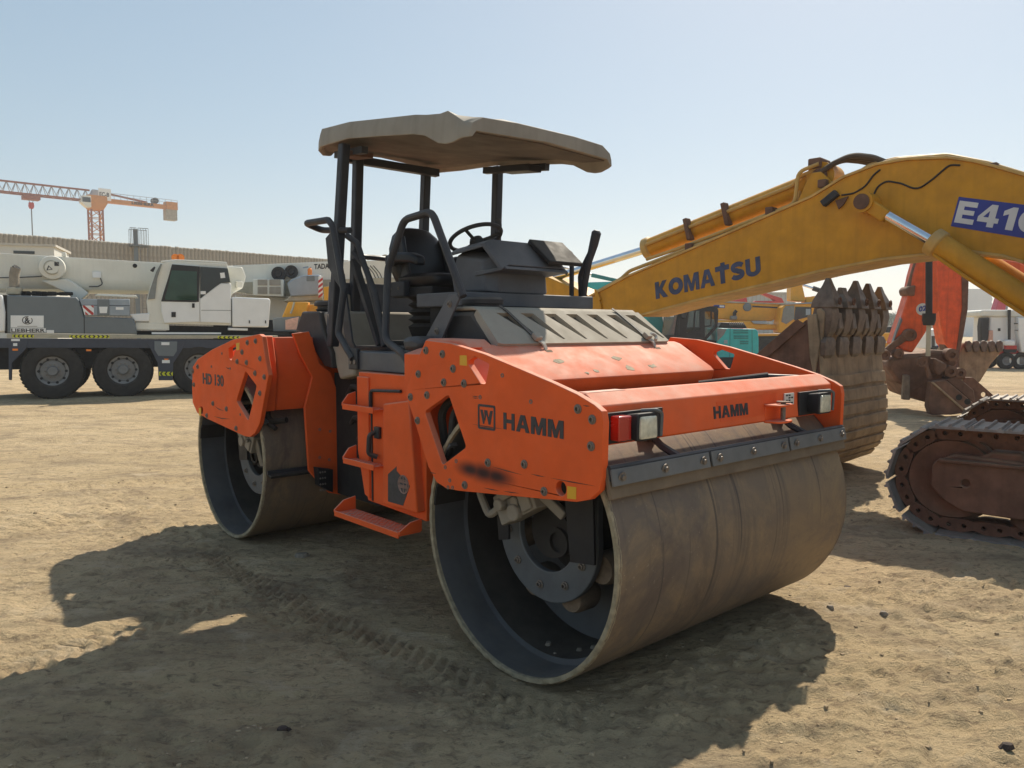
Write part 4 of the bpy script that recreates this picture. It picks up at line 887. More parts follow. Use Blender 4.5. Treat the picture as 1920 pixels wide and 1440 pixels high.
# lettering: runs towards decreasing x as seen
a, b = eu(1230, 561), eu(1427, 515); h = (eu(1228, 535)-a).length
glyphs(boom, 'KOMATSU', (a.x, YN+.001, a.z), Vector((b.x-a.x, 0, b.z-a.z)), (.10, 0, 1), (b-a).length, h*1.2, 'blue_decal', gap=.07)
c0, c1, c2 = eu(1798, 369), eu(1783, 424), eu(1920, 384)
dx = Vector((c2.x-c0.x, 0, c2.z-c0.z)).normalized(); dn = Vector((c1.x-c0.x, 0, c1.z-c0.z)); sw_ = (c2-c0).length*1.42
q = [c0, c0+dx*sw_, c0+dx*sw_+dn*1.05, c0+dn]
pl = MB().prism([(v.x, v.z) for v in q], 'y', YN-.004, YN+.004).build('number_plate', 'sign_blue', boom, smooth=0)
o = c0+dn*.86+dx*.02
glyphs(pl, 'E410', (o.x, YN+.0055, o.z), dx, -dn, sw_*.90, dn.length*.74, 'sign_letter', gap=.13)
# lift cylinders
for s in (1, -1):
    y = s*.50
    p0, p1, p2 = EX.u(1622, 380, 'y', .5), EX.u(1757, 457, 'y', .5), EX.u(1920, 562, 'y', .5)
    dd = (p2-p1).normalized(); p3 = p1+dd*1.75
    f_ = lambda v: Vector((v.x, y, v.z))
    lc = MB().cyl(f_(p1), f_(p3), .125, n=22).build('lift_cylinder', 'yellow_exc', ex)
    MB().lathe([(.125, -.07), (.145, -.06), (.145, .03), (.125, .05)], f_(p1), f_(p3)-f_(p1), 22).build('cylinder_head', 'yellow_top', lc, bev=.006)
    MB().cyl(f_(p0), f_(p1), .058, n=16).build('piston_rod', 'chrome', lc)
    MB().cyl((p0.x, s*.30, p0.z), (p0.x, s*.60, p0.z), .115, n=20).build('rod_eye', 'yellow_exc', lc)
    MB().cyl((p0.x, s*.605, p0.z), (p0.x, s*.615, p0.z), .085, n=20).build('pin_cap', 'rust', lc)
    MB().beam(f_(p0)-dd*-.02, f_(p0)+dd*.30, .13, .14).build('rod_clevis', 'yellow_exc', lc, bev=.02)
    MB().tube(fillet([f_(p1)+Vector((0, s*.1, -.12)), f_(p1)+dd*.4+Vector((0, s*.12, -.13)), f_(p1)+dd*1.6+Vector((0, s*.1, -.12))], .05), .018, 6).build('pipe', 'yellow_exc', lc)
# arm cylinder above the boom
q0, q1, q2 = EX.u(1000, 533, 'y', 0), EX.u(1213, 467, 'y', 0), EX.u(1548, 334, 'y', 0)
dd = (q2-q1).normalized()
ac = MB().cyl(q1, q2, .135, n=24).build('arm_cylinder', 'yellow_exc', ex)
MB().lathe([(.12, -.02), (.16, -.01), (.16, .07), (.135, .09)], q1, q2-q1, 24).build('cylinder_head', 'yellow_top', ac)
MB().cyl(q0, q1, .058, n=16).build('piston_rod', 'chrome', ac)
MB().cyl((q2.x, -.16, q2.z), (q2.x, .16, q2.z), .17, n=20).build('cylinder_eye', 'yellow_exc', ac)
MB().box((q2.x+.06, .05, q2.z+.16), (.16, .30, .12)).build('hose_manifold', 'rust', ac, bev=.02)
MB().cyl((q2.x, .161, q2.z), (q2.x, .20, q2.z), .09, n=16).build('pin_cap', 'rust', ac)
for s in (-1, 1): MB().prism([(q2.x-.30, q2.z-.25), (q2.x+.30, q2.z-.42), (q2.x+.13, q2.z-.06), (q2.x+.06, q2.z+.04), (q2.x-.04, q2.z+.04), (q2.x-.12, q2.z-.04)], 'y', s*.20, s*.24).build('cylinder_bracket', 'yellow_exc', boom, bev=.01)
up = Vector((0, 0, 1)); nrm = Vector((-dd.z, 0, dd.x))
for k, (yy, hh) in enumerate(((.16, .02), (.10, -.17), (.22, -.20))):
    MB().tube(fillet([q1+dd*.10+Vector((0, yy, 0))+nrm*(-hh), q1+dd*.6+Vector((0, yy, 0))-nrm*hh*1.1, q1+dd*2.3+Vector((0, yy, 0))-nrm*hh*1.1, q2+dd*-.25+Vector((0, yy, .10+.02*k)), q2+Vector((0, yy-.02, .10+.02*k))], .12), .024, 7).build('pipe', 'yellow_top', ac)
for t in (.30, .52):
    c = q1+(q2-q1)*t+Vector((0, .14, 0)); MB().box(c, (.06, .12, .30), Matrix((dd, Vector((0, 1, 0)), nrm)).transposed()).build('pipe_clamp', 'rust', ac, bev=.01)
# pipes and hoses along the boom's back
def bp_(px, py, y=.2): return EX.u(px, py, 'y', y)
for k, yy in enumerate((.24, .14)):
    MB().tube(fillet([bp_(1118, 548, yy), bp_(1165, 522, yy), bp_(1180, 508, yy), bp_(1300, 462, yy), bp_(1480, 398-4*k, yy), bp_(1560, 360-3*k, yy), bp_(1632, 312-3*k, yy), bp_(1680, 300-2*k, yy), bp_(1775, 292-k, yy), bp_(1850, 306, yy), bp_(1930, 330, yy)], .3, 5), .026, 7).build('pipe', 'yellow_top', boom)
for k in range(4):
    MB().tube(fillet([bp_(1527+4*k, 332-3*k, .2-.08*k), bp_(1560+5*k, 308-3*k, .2-.08*k), bp_(1598+4*k, 290+4*k, .2-.08*k), bp_(1638, 295+4*k, .2-.08*k), bp_(1660, 304+k, .2-.08*k)], .4, 7), .032, 8).build('hose', 'hose_dusty', boom)
for k in range(2): MB().tube([bp_(1790, 299+3*k, .27), bp_(1860, 312+3*k, .27), bp_(1940, 336+3*k, .27)], .024, 7).build('hose', 'rubber', boom)
for px, py in ((1862, 315), (1446, 396), (1295, 463), (1545, 345)): v = bp_(px, py, .25); MB().box(v, (.10, .14, .09)).build('hose_clamp', 'rust', boom, bev=.01)
wl_ = MB().box(bp_(1556, 372, .37), (.20, .08, .08), Matrix.Rotation(R(35), 3, 'Y')).build('work_light', 'plastic_dark', boom, bev=.01)
MB().prism(EX.xz([(1566, 376), (1590, 368), (1582, 382), (1572, 392)], zid, .36), 'y', .335, .36).build('light_bracket', 'rust', wl_)
for pts in ([(1578, 366), (1600, 363), (1622, 350), (1638, 328), (1650, 318)], [(1638, 366), (1645, 350), (1662, 339), (1690, 344), (1720, 357), (1750, 335), (1780, 309), (1800, 310)]):
    MB().tube(fillet([bp_(x, y, YN+.006) for x, y in pts], .2, 4), .010, 6).build('cable', 'rubber', boom)
MB().prism(fil2(EX.xz([(1116, 540), (1123, 548), (1128, 562), (1122, 568), (1118, 558)], zid, YN), .02), 'y', YN-.01, YN+.03).build('pipe_bracket', 'yellow_exc', boom, bev=.005)
# arm folded back to the bucket
def L(v): return Vector(v)
arm = MB().prism([(8.45, 2.62), (8.15, 2.66), (7.2, 2.32), (6.2, 1.75), (4.95, .92), (4.85, .70), (5.05, .60), (6.3, 1.15), (7.0, 1.55), (7.5, 1.80), (8.35, 2.45)], 'y', -.24, .24).build('arm', 'yellow_exc', ex, bev=.015)
MB().cyl((8.29, -.27, 2.52), (8.29, .27, 2.52), .10, n=16).build('arm_pin', 'rust', arm)
# bucket
zb5 = zm(1420, 500, .2639)
W_ = .90
outer = [(3.27, 1.86), (3.245, 1.6), (3.20, 1.25), (3.15, .90), (3.14, .58), (3.20, .34), (3.34, .15), (3.58, .03), (3.9, .03), (4.25, .10), (4.6, .26), (4.85, .48)]
inner = [(3.31, 1.86), (3.29, 1.6), (3.25, 1.25), (3.20, .9), (3.19, .6), (3.25, .37), (3.38, .2), (3.6, .08), (3.9, .08), (4.24, .15), (4.57, .31), (4.80, .52)]
bk = MB().prism(outer+list(reversed(inner)), 'y', -W_, W_).build('bucket', 'bucket_mud', ex, bev=.006)
for s in (-1, 1):
    MB().prism([(3.29, 1.92)]+inner[1:]+[(4.86, .60), (3.86, 1.43), (3.44, 1.84)], 'y', s*W_, s*(W_-.04)).build('bucket_side', 'rust', bk, bev=.006)
    MB().prism([(3.42, 1.80), (3.52, 1.86), (4.6, .94), (4.5, .86)], 'y', s*(W_+.002), s*(W_+.03)).build('side_cutter', 'rust', bk, bev=.006)
    MB().prism([(3.25, 1.60), (3.30, 1.92), (3.40, 1.90), (3.36, 1.45), (3.30, 1.2)], 'y', s*(W_+.002), s*(W_+.035)).build('corner_guard', 'bucket_mud', bk, bev=.01)
    MB().prism([(4.55, .25), (4.92, .50), (5.10, .78), (4.92, .86), (4.45, .60)], 'y', s*.27, s*.33).build('bucket_ear', 'rust', bk, bev=.01)
# wear plates across the back
for k, (i, j, t) in enumerate(((2, 3, .025), (3, 4, .02), (4, 5, .022), (5, 6, .02))):
    a, b = outer[i], outer[j]; d = Vector((b[0]-a[0], 0, b[1]-a[1])); n = Vector((d.z, 0, -d.x)).normalized()
    n = n if n.x < 0 else -n
    for u0, u1 in ((.06, .44), (.56, .94)):
        p, q = Vector((a[0], 0, a[1]))+d*u0, Vector((a[0], 0, a[1]))+d*u1
        mb = MB(); secs = []
        for y in np.linspace(-W_+.005, W_-.005, 9): e = random.uniform(-.006, .008); secs.append([p+Vector((0, y, e)), q+Vector((0, y, e)), q+n*(t+e*.5)+Vector((0, y, e)), p+n*(t+e*.5)+Vector((0, y, e))])
        mb.loft(secs).build('wear_strip', 'bucket_mud', bk, bev=.008)
MB().prism([(3.24, 1.60), (3.215, 1.93), (3.26, 1.98), (3.31, 1.97), (3.31, 1.60)], 'y', -W_, W_).build('bucket_lip', 'bucket_mud', bk, bev=.01)
# teeth with adapters and lip guards
for k in range(5):
    y = .78-.39*k; hgt = (2.31, 2.22, 2.315, 2.30, 2.275)[k]
    wt = (.115, .13, .115, .115, .11)[k]
    ad = MB().loft([[(x0, y-w, z), (x0, y+w, z), (x1, y+w, z), (x1, y-w, z)] for z, x0, x1, w in ((1.62, 3.235, 3.26, .05), (1.72, 3.17, 3.34, .085), (1.90, 3.14, 3.36, .105), (2.02, 3.16, 3.34, .095))]).build('tooth_adapter', 'tooth', bk, bev=.006, smooth=20)
    MB().loft([[(xc-tx, y-w, z), (xc-tx, y+w, z), (xc+tx, y+w, z), (xc+tx, y-w, z)] for z, xc, tx, w in ((1.985, 3.245, .135, wt), (2.06, 3.245, .12, wt*.97), (hgt-.08, 3.235, .045, wt*.5), (hgt, 3.235, .018, wt*(.6 if k == 1 else .3)))]).build('tooth', 'tooth', bk, bev=.006, smooth=20)
    MB().tube([(3.10, y+(.03)*math.cos(t), 2.06+.035*math.sin(t)) for t in np.linspace(0, 6.283, 9)[:-1]], .012, 5, True).build('tooth_pin', 'rust', ad)
    if k < 4: MB().loft([[(3.20, y-.195-w, z), (3.20, y-.195+w, z), (x, y-.195+w*.8, z), (x, y-.195-w*.8, z)] for z, x, w in ((1.68, 3.19, .055), (1.76, 3.15, .075), (1.93, 3.17, .05))]).build('lip_guard', 'tooth', bk, bev=.006, smooth=20)
for k in range(5):
    y = .78-.39*k; MB().loft([[(3.25, y-w, z), (3.25, y+w, z), (x, y+w, z), (x, y-w, z)] for z, x, w in ((1.42, 3.225, .09), (1.46, 3.195, .13), (1.60, 3.185, .14), (1.66, 3.20, .10))]).build('adapter_tail', 'tooth', bk, bev=.006, smooth=20)
# undercarriage, turned a little against the boom
def rotp(v, a=R(6)): return (v[0]*math.cos(a)-v[1]*math.sin(a), v[0]*math.sin(a)+v[1]*math.cos(a), v[2])
XF, XR, ZC, RT = 1.80, -2.15, .475, .40
Ltr = XF-XR; per = 2*Ltr+2*math.pi*RT; NS = 40; pitch = per/NS
def trk(s):
    s %= per
    if s < Ltr: return XR+s, ZC+RT, 0
    s -= Ltr
    if s < math.pi*RT: a = s/RT; return XF+RT*math.sin(a), ZC+RT*math.cos(a), a
    s -= math.pi*RT
    if s < Ltr: return XF-s, ZC-RT, math.pi
    s -= Ltr; a = s/RT; return XR-RT*math.sin(a), ZC-RT*math.cos(a), math.pi+a
mb = MB()
mb.boxm(-pitch*.49, pitch*.46, -.31, .31, .045, .065)
for x in (-pitch*.44, -.02, pitch*.30): mb.prism([(x, .065), (x+.030, .065), (x+.022, .086), (x+.008, .086)], 'y', -.31, .31)
mb.prism([(pitch*.46, .065), (pitch*.56, .055), (pitch*.56, .04), (pitch*.46, .045)], 'y', -.30, .30)
SHOE = mb.mesh('track_shoe', 'track_steel', 20)
mb = MB()
for y in (-.10, .10):
    mb.prism([(-pitch*.52, -.05), (-pitch*.3, -.065), (pitch*.3, -.065), (pitch*.52, -.05), (pitch*.50, .02), (pitch*.2, .044), (-pitch*.2, .044), (-pitch*.50, .02)], 'y', y-.03, y+.03, [circ(-pitch*.22, -.01, .020, 8), circ(pitch*.22, -.01, .020, 8)])
mb.cyl((0, -.14, -.02), (0, .14, -.02), .028, n=8)
LINK = mb.mesh('track_link', 'rust_red', 20)
for yc in (1.79, -1.45):
    base = bpy.data.objects.new('crawler_track', None); COL.objects.link(base); base.parent = ex; base.rotation_euler = (0, 0, R(6))
    for k in range(NS):
        x, z, a = trk(k*pitch+.05)
        for nm, me_ in (('track_shoe', SHOE), ('track_link', LINK)): put(nm, me_, base, (x, yc, z), (0, a, 0))
    MB().lathe([(.0, -.10), (.25, -.10), (.33, -.12), (.335, -.05), (.37, -.045), (.37, .045), (.335, .05), (.33, .12), (.25, .10), (0, .10)], (XF, yc, ZC), (0, 1, 0), 40, False).build('idler_wheel', 'rust_red', base)
    sp_ = [(XR+(.36 if k % 2 else .31)*math.cos(2*math.pi*k/42), ZC+(.36 if k % 2 else .31)*math.sin(2*math.pi*k/42)) for k in range(42)]
    MB().prism(sp_, 'y', yc-.04, yc+.04).build('sprocket', 'rust_red', base)
    fo_ = [(XF+.13, .62), (XF-.02, .70), (XF-.50, .68), (XF-.62, .62), (-1.6, .62), (-1.75, .50), (-1.7, .30), (XF-.62, .24), (XF-.62, .20), (XF-.10, .23), (XF+.06, .31), (XF+.14, .42)]
    fr_ = MB().prism(fo_, 'y', yc-.20, yc+.20).build('track_frame', 'rust_red', base, bev=.03)
    MB().prism([(XF+.14, .42), (XF+.13, .60), (XF+.10, .64), (XF-.55, .63), (XF-.58, .22), (XF-.12, .23), (XF+.04, .31)], 'y', yc+.20, yc+.245, [circ(XF-.12, .47, .032, 10)]).build('idler_guard', 'rust_red', fr_, bev=.012)
    MB().beam((XF-.56, yc+.21, .60), (-1.5, yc+.21, .55), .10, .10).build('frame_rib', 'rust_red', fr_, bev=.02)
    MB().boxm(XF-1.30, XF-.62, yc+.19, yc+.23, .27, .60).build('frame_plate', 'rust_red', fr_, bev=.015)
    MB().boxm(XF-.66, XF-.56, yc+.20, yc+.27, .20, .66).build('frame_rib', 'rust_red', fr_, bev=.015)
    MB().prism([(XF-.55, .66), (XF+.08, .66), (XF+.10, .63), (XF-.55, .63)], 'y', yc+.18, yc+.27).build('guard_ledge', 'rust_red', fr_, bev=.008)
    MB().prism([(XF-.55, .645), (XF-.10, .645), (XF-.30, .74), (XF-.50, .74)], 'y', yc-.05, yc+.16).build('recoil_cover', 'rust_red', fr_, bev=.02)
    for q in (XF-1.2, XF-1.0, XF-.8): MB().cyl((q, yc+.23, .33), (q, yc+.245, .33), .022, n=8).build('bolt', 'bolt', fr_)
    for k in range(8): x = XF-.55-.42*k; MB().lathe([(.0, -.17), (.09, -.17), (.09, -.10), (.12, -.10), (.12, .10), (.09, .10), (.09, .17), (0, .17)], (x, yc, .21), (0, 1, 0), 18, False).build('track_roller', 'rust', base)
    for x in (.4, -1.0): MB().cyl((x, yc-.12, .76), (x, yc+.12, .76), .07, n=14).build('carrier_roller', 'rust', base)
    if yc > 0: tag(base, 'rusty crawler track resting on the sand')
MB().loft([[rotp((x, y, z)) for x, z in ((-1.6, .40), (.2, .40), (.1, .80), (-1.5, .80))] for y in (-1.3, 1.6)]).build('car_body', 'rust_red', ex, bev=.03)
MB().cyl((0, .15, .95), (0, .15, 1.12), .75, n=36).build('slew_ring', 'rust', ex)
hs = MB().loft([[(x, y, z) for x, z in ((-2.9, 1.15), (.75, 1.15), (.75, 1.42), (-2.9, 1.42))] for y in (-1.4, 1.55)]).build('house_deck', 'yellow_exc', ex, bev=.02)
MB().loft([[(-3.2, y, z) if abs(y) < 1.2 else (-2.9, y, z) for y in (-1.5, -1.1, 1.1, 1.5)]+[(-2.3, 1.5, z), (-2.3, -1.5, z)] for z in (1.25, 2.35)]).build('counterweight', 'steel_grey', ex, bev=.08)
MB().boxm(-2.28, -.6, -1.4, 1.5, 1.42, 2.45).build('engine_cover', 'yellow_exc', ex, bev=.04)
cb = MB().boxm(-.95, .75, .55, 1.5, 1.42, 1.70).build('cab', 'yellow_exc', ex, bev=.02)
for x in (-.93, -.1, .72):
    for y in (.57, 1.48): MB().beam((x, y, 1.7), (x, y, 3.1), .07).build('cab_post', 'black_paint', cb, bev=.01)
MB().boxm(-.98, .80, .52, 1.53, 3.1, 3.2).build('cab_roof', 'yellow_exc', cb, bev=.03)
for y in (.56, 1.49): MB().boxm(-.9, .7, y-.004, y+.004, 1.7, 3.1).build('window', 'glass_grey', cb)
MB().boxm(.73, .738, .6, 1.45, 1.7, 3.1).build('window', 'glass_grey', cb)
# ------------------------------------------------------------------ left background
G0 = Frame(0, 0, 0)
zc = zm(0, 460, .20833); zd = zm(250, 460, .20833); ze = zm(0, 320, .17708)
w1 = G0.u(98, 749, 'z', 0)
LC = Frame(w1.x, w1.y, R(25))
lc = fthing('mobile_crane', 'white and grey all-terrain mobile crane with dark wheels standing behind the roller', 'crane', LC)
def lp(zf, pts, y, d, name, mat, par=None, bev=0, holes=(), label=None):
    return MB().prism(LC.xz(pts, zf, y), 'y', y, y+d, [LC.xz(h, zf, y) for h in holes]).build(name, mat, par or lc, bev, label=label)
mbt = MB(); pr_ = [(.36, .03), (.40, -.012), (.55, -.025), (.66, .0), (.695, .06), (.70, .20), (.695, .34), (.66, .40), (.36, .40)]
mbt.lathe(pr_, (0, 0, 0), (0, 1, 0), 48, False)
for k in range(44):
    t = 2*math.pi*k/44; M = Matrix.Rotation(-t, 3, 'Y')
    mbt.box(M @ Vector((.70, .11, 0)), (.025, .17, .035), M @ Matrix.Rotation(R(20), 3, 'X')); mbt.box(M @ Vector((.70, .29, .04)), (.025, .17, .035), M @ Matrix.Rotation(R(-20), 3, 'X'))
TYRE = mbt.mesh('tyre', 'tyre', 30)
mbr = MB(); mbr.lathe([(.37, .02), (.36, .05), (.30, .06), (.27, .10), (.13, .085), (.12, .03), (.10, .015), (0, .015)], (0, 0, 0), (0, 1, 0), 36, False); RIM = mbr.mesh('rim', 'rim', 30)
mbh = MB(); mbh.lathe([(0, 0), (.034, 0), (.034, .004), (0, .004)], (0, 0, 0), (0, -1, 0), 10, False); HOLE = mbh.mesh('rim_hole', 'under_dark', 0)
mbn = MB(); mbn.lathe([(.018, 0), (.018, .03), (0, .03)], (0, 0, 0), (0, -1, 0), 6, False); NUT = mbn.mesh('wheel_nut', 'bolt', 0)
def wheel(par, x, y, r=.70, nuts=True):
    e = bpy.data.objects.new('wheel', None); COL.objects.link(e); e.parent = par; e.location = (x, y, r); e.scale = (r/.7,)*3
    put('tyre', TYRE, e); put('rim', RIM, e)
    if nuts:
        for k in range(10):
            t = 2*math.pi*k/10; put('rim_hole', HOLE, e, (.30*math.cos(t), .058, .30*math.sin(t))); put('wheel_nut', NUT, e, (.165*math.cos(t), .088, .165*math.sin(t)))
    return e
for px in (98, 231, 374):
    x = LC.u(px, 697, 'y', 0).x; wheel(lc, x, .02, .70); wheel(lc, x, 2.15, .70, False)
xw = LC.u(374, 697, 'y', 0).x
wheel(lc, xw+1.65, .02, .70, False); wheel(lc, xw+3.3, .02, .7, False)
x0 = LC.u(-60, 640, 'y', 0).x; x1 = LC.u(520, 640, 'y', 0).x
MB().boxm(x0, x1+1, .25, 2.3, .75, 1.45).build('chassis', 'under_dark', lc)
sk = lp(zc, [(-200, 835), (1340, 845), (2400, 850), (2400, 925), (1300, 925), (330, 922), (-200, 925)], .0, .12, 'side_skirt', 'navy', bev=.008)
lp(zc, [(78, 840), (260, 840), (235, 930), (105, 1060), (102, 1215), (78, 1210)], -.01, .13, 'skirt_panel', 'navy', bev=.008)
pn = lp(zd, [(90, 850), (480, 850), (440, 940), (360, 1060), (355, 1215), (228, 1215), (220, 1060), (150, 920)], -.012, .14, 'skirt_panel', 'navy', bev=.008)
lp(zd, [(190, 862), (395, 865), (392, 950), (362, 998), (225, 995), (190, 940)], -.022, .012, 'storage_door', 'grey_crane', pn, bev=.006)
for q in ([(252, 872), (325, 872), (325, 898), (252, 898)], [(258, 1032), (328, 1032), (328, 1060), (258, 1060)]): lp(zd, q, -.03, .012, 'notice', 'white_paint', pn)
lp(zd, [(275, 1020), (320, 1020), (310, 1032), (282, 1032)], -.04, .03, 'side_marker', 'amber', pn)
for q in ([(112, 930), (162, 930), (162, 948), (112, 948)], [(775, 936), (822, 936), (822, 952), (775, 952)]): lp(zc, q, -.03, .03, 'side_marker', 'amber', sk)
for q in ([(100, 842), (178, 842), (178, 862), (100, 862)], [(118, 880), (155, 880), (155, 906), (118, 906)]): lp(zc, q, -.02, .02, 'notice', 'white_paint', sk)
dk = lp(zc, [(60, 798), (1400, 806), (2500, 812), (2500, 838), (1400, 836), (60, 832)], -.03, 2.4, 'deck_edge', 'deck_edge', bev=.008)
def chev(zf, x0_, x1_, y0_, y1_, n, flip, y=-.034):
    s = lp(zf, [(x0_, y0_), (x1_, y0_+2), (x1_, y1_+2), (x0_, y1_)], y, .01, 'hazard_strip', 'hivis', dk)
    mb = MB(); w = (x1_-x0_)/n
    for k in range(n):
        xa = x0_+w*k+.15*w; m_ = (y0_+y1_)/2+1; sgn = -1 if (flip is None and k < n/2) or flip == 0 else 1
        a = [(xa, m_), (xa+w*.35, y0_+1), (xa+w*.75, y0_+1), (xa+w*.4, m_), (xa+w*.75, y1_), (xa+w*.35, y1_)]
        if sgn > 0: a = [(2*xa+w*.75-p[0], p[1]) for p in a]
        mb.prism(LC.xz(a, zf, y-.002), 'y', y-.002, y+.002)
    mb.build('chevron', 'print_black', s, smooth=0)['kind'] = 'stuff'
chev(zc, 112, 305, 803, 829, 5, 0); chev(zc, 625, 985, 808, 832, 9, None); chev(zd, 760, 960, 817, 838, 5, 0); chev(zd, 232, 355, 1137, 1173, 3, 0, -.016)
bd = lp(zc, [(60, 447), (690, 466), (712, 500), (735, 560), (752, 640), (1195, 655), (1218, 710), (1235, 798), (62, 792)], 0, 1.0, 'engine_cover', 'grey_crane', bev=.03)
lp(zc, [(-160, 445), (22, 447), (45, 600), (42, 780), (-160, 790)], -.06, 2.4, 'driver_cab', 'white_paint', bev=.04)
lp(zc, [(24, 447), (62, 447), (66, 792), (44, 792)], .02, .9, 'cab_gap', 'under_dark')
lp(zc, [(754, 642), (760, 642), (762, 796), (756, 796)], -.006, .01, 'panel_joint', 'under_dark', bd)
sg = lp(zc, [(95, 630), (393, 632), (393, 742), (95, 740)], -.02, .02, 'sign_board', 'white_paint', bd, bev=.003)
def q_(x, y, yy=-.024): return LC.u(*zc(x, y), 'y', yy)
a = q_(222, 702); b = q_(272, 702); letters(sg, '&', (a.x, -.024, a.z), (1, 0, 0), (0, 0, 1), b.x-a.x, q_(222, 648).z-a.z, 'print_black', bold=.02)
cc = q_(246, 675); rr = (q_(290, 675).x-cc.x)
MB().tube([(cc.x+rr*math.cos(t), -.024, cc.z+rr*.9*math.sin(t)) for t in np.linspace(R(75), R(395), 30)], .008, 4).build('ring_logo', 'print_black', sg)
v = q_(155, 728); v2 = q_(335, 728); MB().boxm(v.x, v2.x, -.0235, -.02, v.z-.006, v.z+.004).build('small_print', 'decal_dark', sg, smooth=0)
np_ = lp(zc, [(95, 744), (412, 746), (412, 786), (95, 784)], -.02, .02, 'name_plate', 'white_paint', bd)
a = q_(102, 781); b = q_(405, 783); letters(np_, 'LIEBHERR', (a.x, -.024, a.z), b-a, (0, 0, 1), (b-a).length, q_(102, 749).z-a.z, 'print_black', bold=.02)
lp(zc, [(418, 762), (486, 763), (486, 790), (418, 789)], -.01, .01, 'notice', 'white_paint', bd)
# exhaust
mz = lp(zc, [(52, 380), (190, 378), (180, 444), (56, 444)], .15, .4, 'muffler', 'deck_edge', bev=.03)
pts = [LC.u(*zc(x, y), 'y', .35) for x, y in ((128, 378), (128, 300), (130, 250), (142, 205))]
MB().tube(fillet(pts, .2, 4), .11, 14).build('exhaust_pipe', 'motor', mz); 
MB().cyl(pts[3]-Vector((.0, 0, .02)), pts[3]+Vector((.03, -.02, .012)), .095, n=14).build('exhaust_mouth', 'under_dark', mz)
mb = MB()
for k in range(9): v = LC.u(*zc(230+48*k, 445), 'y', .3); mb.box(v+Vector((0, random.uniform(0, .3), .03)), (.2, .12, random.uniform(.05, .16)))
mb.build('engine_parts', 'under_dark', lc, bev=.02)['kind'] = 'stuff'
# tool box
tb = lp(zc, [(715, 482), (1168, 484), (1166, 635), (762, 632)], -.02, .5, 'tool_box', 'grey_light', bev=.02)
lp(zc, [(718, 536), (1168, 540), (1168, 545), (718, 541)], -.026, .02, 'lid_joint', 'navy', tb)
hb = lp(zc, [(875, 484), (985, 484), (985, 628), (875, 626)], -.04, .03, 'latch_plate', 'grey_crane', tb, bev=.008)
lp(zc, [(892, 552), (968, 552), (962, 610), (898, 610)], -.045, .01, 'latch_pad', 'white_paint', hb)
lp(zc, [(1042, 556), (1112, 556), (1112, 580), (1042, 580)], -.026, .01, 'notice', 'white_paint', tb)
stp_ = lp(zc, [(738, 541), (845, 541), (845, 626), (762, 626)], -.03, .012, 'striped_board', 'white_paint', tb)
for q in ([(742, 542), (762, 542), (842, 608), (842, 625), (825, 625), (752, 562)], [(815, 542), (843, 542), (843, 565)], [(765, 595), (800, 625), (768, 625)]): lp(zc, q, -.033, .005, 'red_stripe', 'red_paint', stp_)
# boom
btop = LC.xz([(-300, 62), (0, 70), (1340, 150), (2100, 185)], zc, .8)
bbot = LC.xz([(2100, 440), (1340, 432), (860, 420), (500, 400), (0, 420), (-300, 420)], zc, .8)
bh = 1.1
mb = MB(); secs = []
for (x, zt), (xb, zb_) in zip([btop[0], btop[1], btop[2], btop[3]], [bbot[5], bbot[4], bbot[1], bbot[0]]):
    s = []
    for u, v in ((0, 1), (0, .42), (.03, .25), (.12, .10), (.28, .02), (.5, 0), (.72, .02), (.88, .10), (.97, .25), (1, .42), (1, 1)): s.append((x, .8+u*bh, zb_+(zt-zb_)*v))
    secs.append(s)
bo = mb.loft(secs).build('telescopic_boom', 'white_crane', lc, bev=.015, smooth=30)
pv = LC.u(*zc(468, 200), 'y', .55); r0 = (LC.u(*zc(590, 200), 'y', .55).x-pv.x)
dsk = MB().lathe([(0, -.05), (r0*.5, -.05), (r0*.55, -.02), (r0*.95, 0), (r0, .04), (r0, .3)], (pv.x, .55, pv.z), (0, 1, 0), 40, False).build('pivot_disc', 'white_crane', bo)
MB().tube([(pv.x+r0*.58*math.cos(t), .50, pv.z+r0*.58*math.sin(t)) for t in np.linspace(.4, 5.5, 24)], .010, 4).build('disc_rib', 'deck_edge', dsk)
MB().prism([(pv.x-.12+p, pv.z-.08+r) for p, r in ((0, 0), (.14, .03), (.05, .13))], 'y', .494, .4985, [[(pv.x-.09+p, pv.z-.06+r) for p, r in ((0, 0), (.08, .018), (.03, .075))]]).build('warning_mark', 'decal_dark', dsk)
MB().boxm(pv.x+.06, pv.x+.16, .494, .4985, pv.z+.04, pv.z+.14).build('warning_mark', 'decal_dark', dsk)
lp(zc, [(370, 318), (600, 300), (660, 330), (800, 430), (700, 520), (600, 430)], .62, .5, 'lift_bracket', 'white_crane', bo, bev=.03)
lp(zc, [(558, 62), (592, 62), (596, 110), (552, 96)], .8, .2, 'boom_lug', 'white_crane', bo, bev=.02)
lp(zc, [(830, 236), (908, 238), (908, 294), (830, 292)], .74, .06, 'junction_box', 'white_paint', bo, bev=.01)
c = LC.u(*zc(1214, 184), 'y', .79); MB().cyl((c.x, .785, c.z), (c.x, .8, c.z), .055, n=16).build('boom_hole', 'under_dark', bo)
MB().tube(fillet([LC.u(*zc(x, y), 'y', .72) for x, y in ((-250, 295), (150, 290), (330, 282), (380, 278))], .2), .014, 5).build('hydraulic_line', 'decal_dark', bo)
MB().tube(fillet([LC.u(*zc(x, y), 'y', .76) for x, y in ((905, 295), (925, 350), (880, 372), (800, 372))], .1), .014, 5).build('hydraulic_line', 'decal_dark', bo)
lp(zc, [(850, 452), (880, 436), (1220, 448), (1245, 470)], .2, .5, 'cover_sheet', 'white_crane', bev=.01)
lp(zc, [(1165, 618), (1345, 610), (1345, 684), (1215, 684)], .1, .5, 'side_tank', 'white_paint', bev=.02)
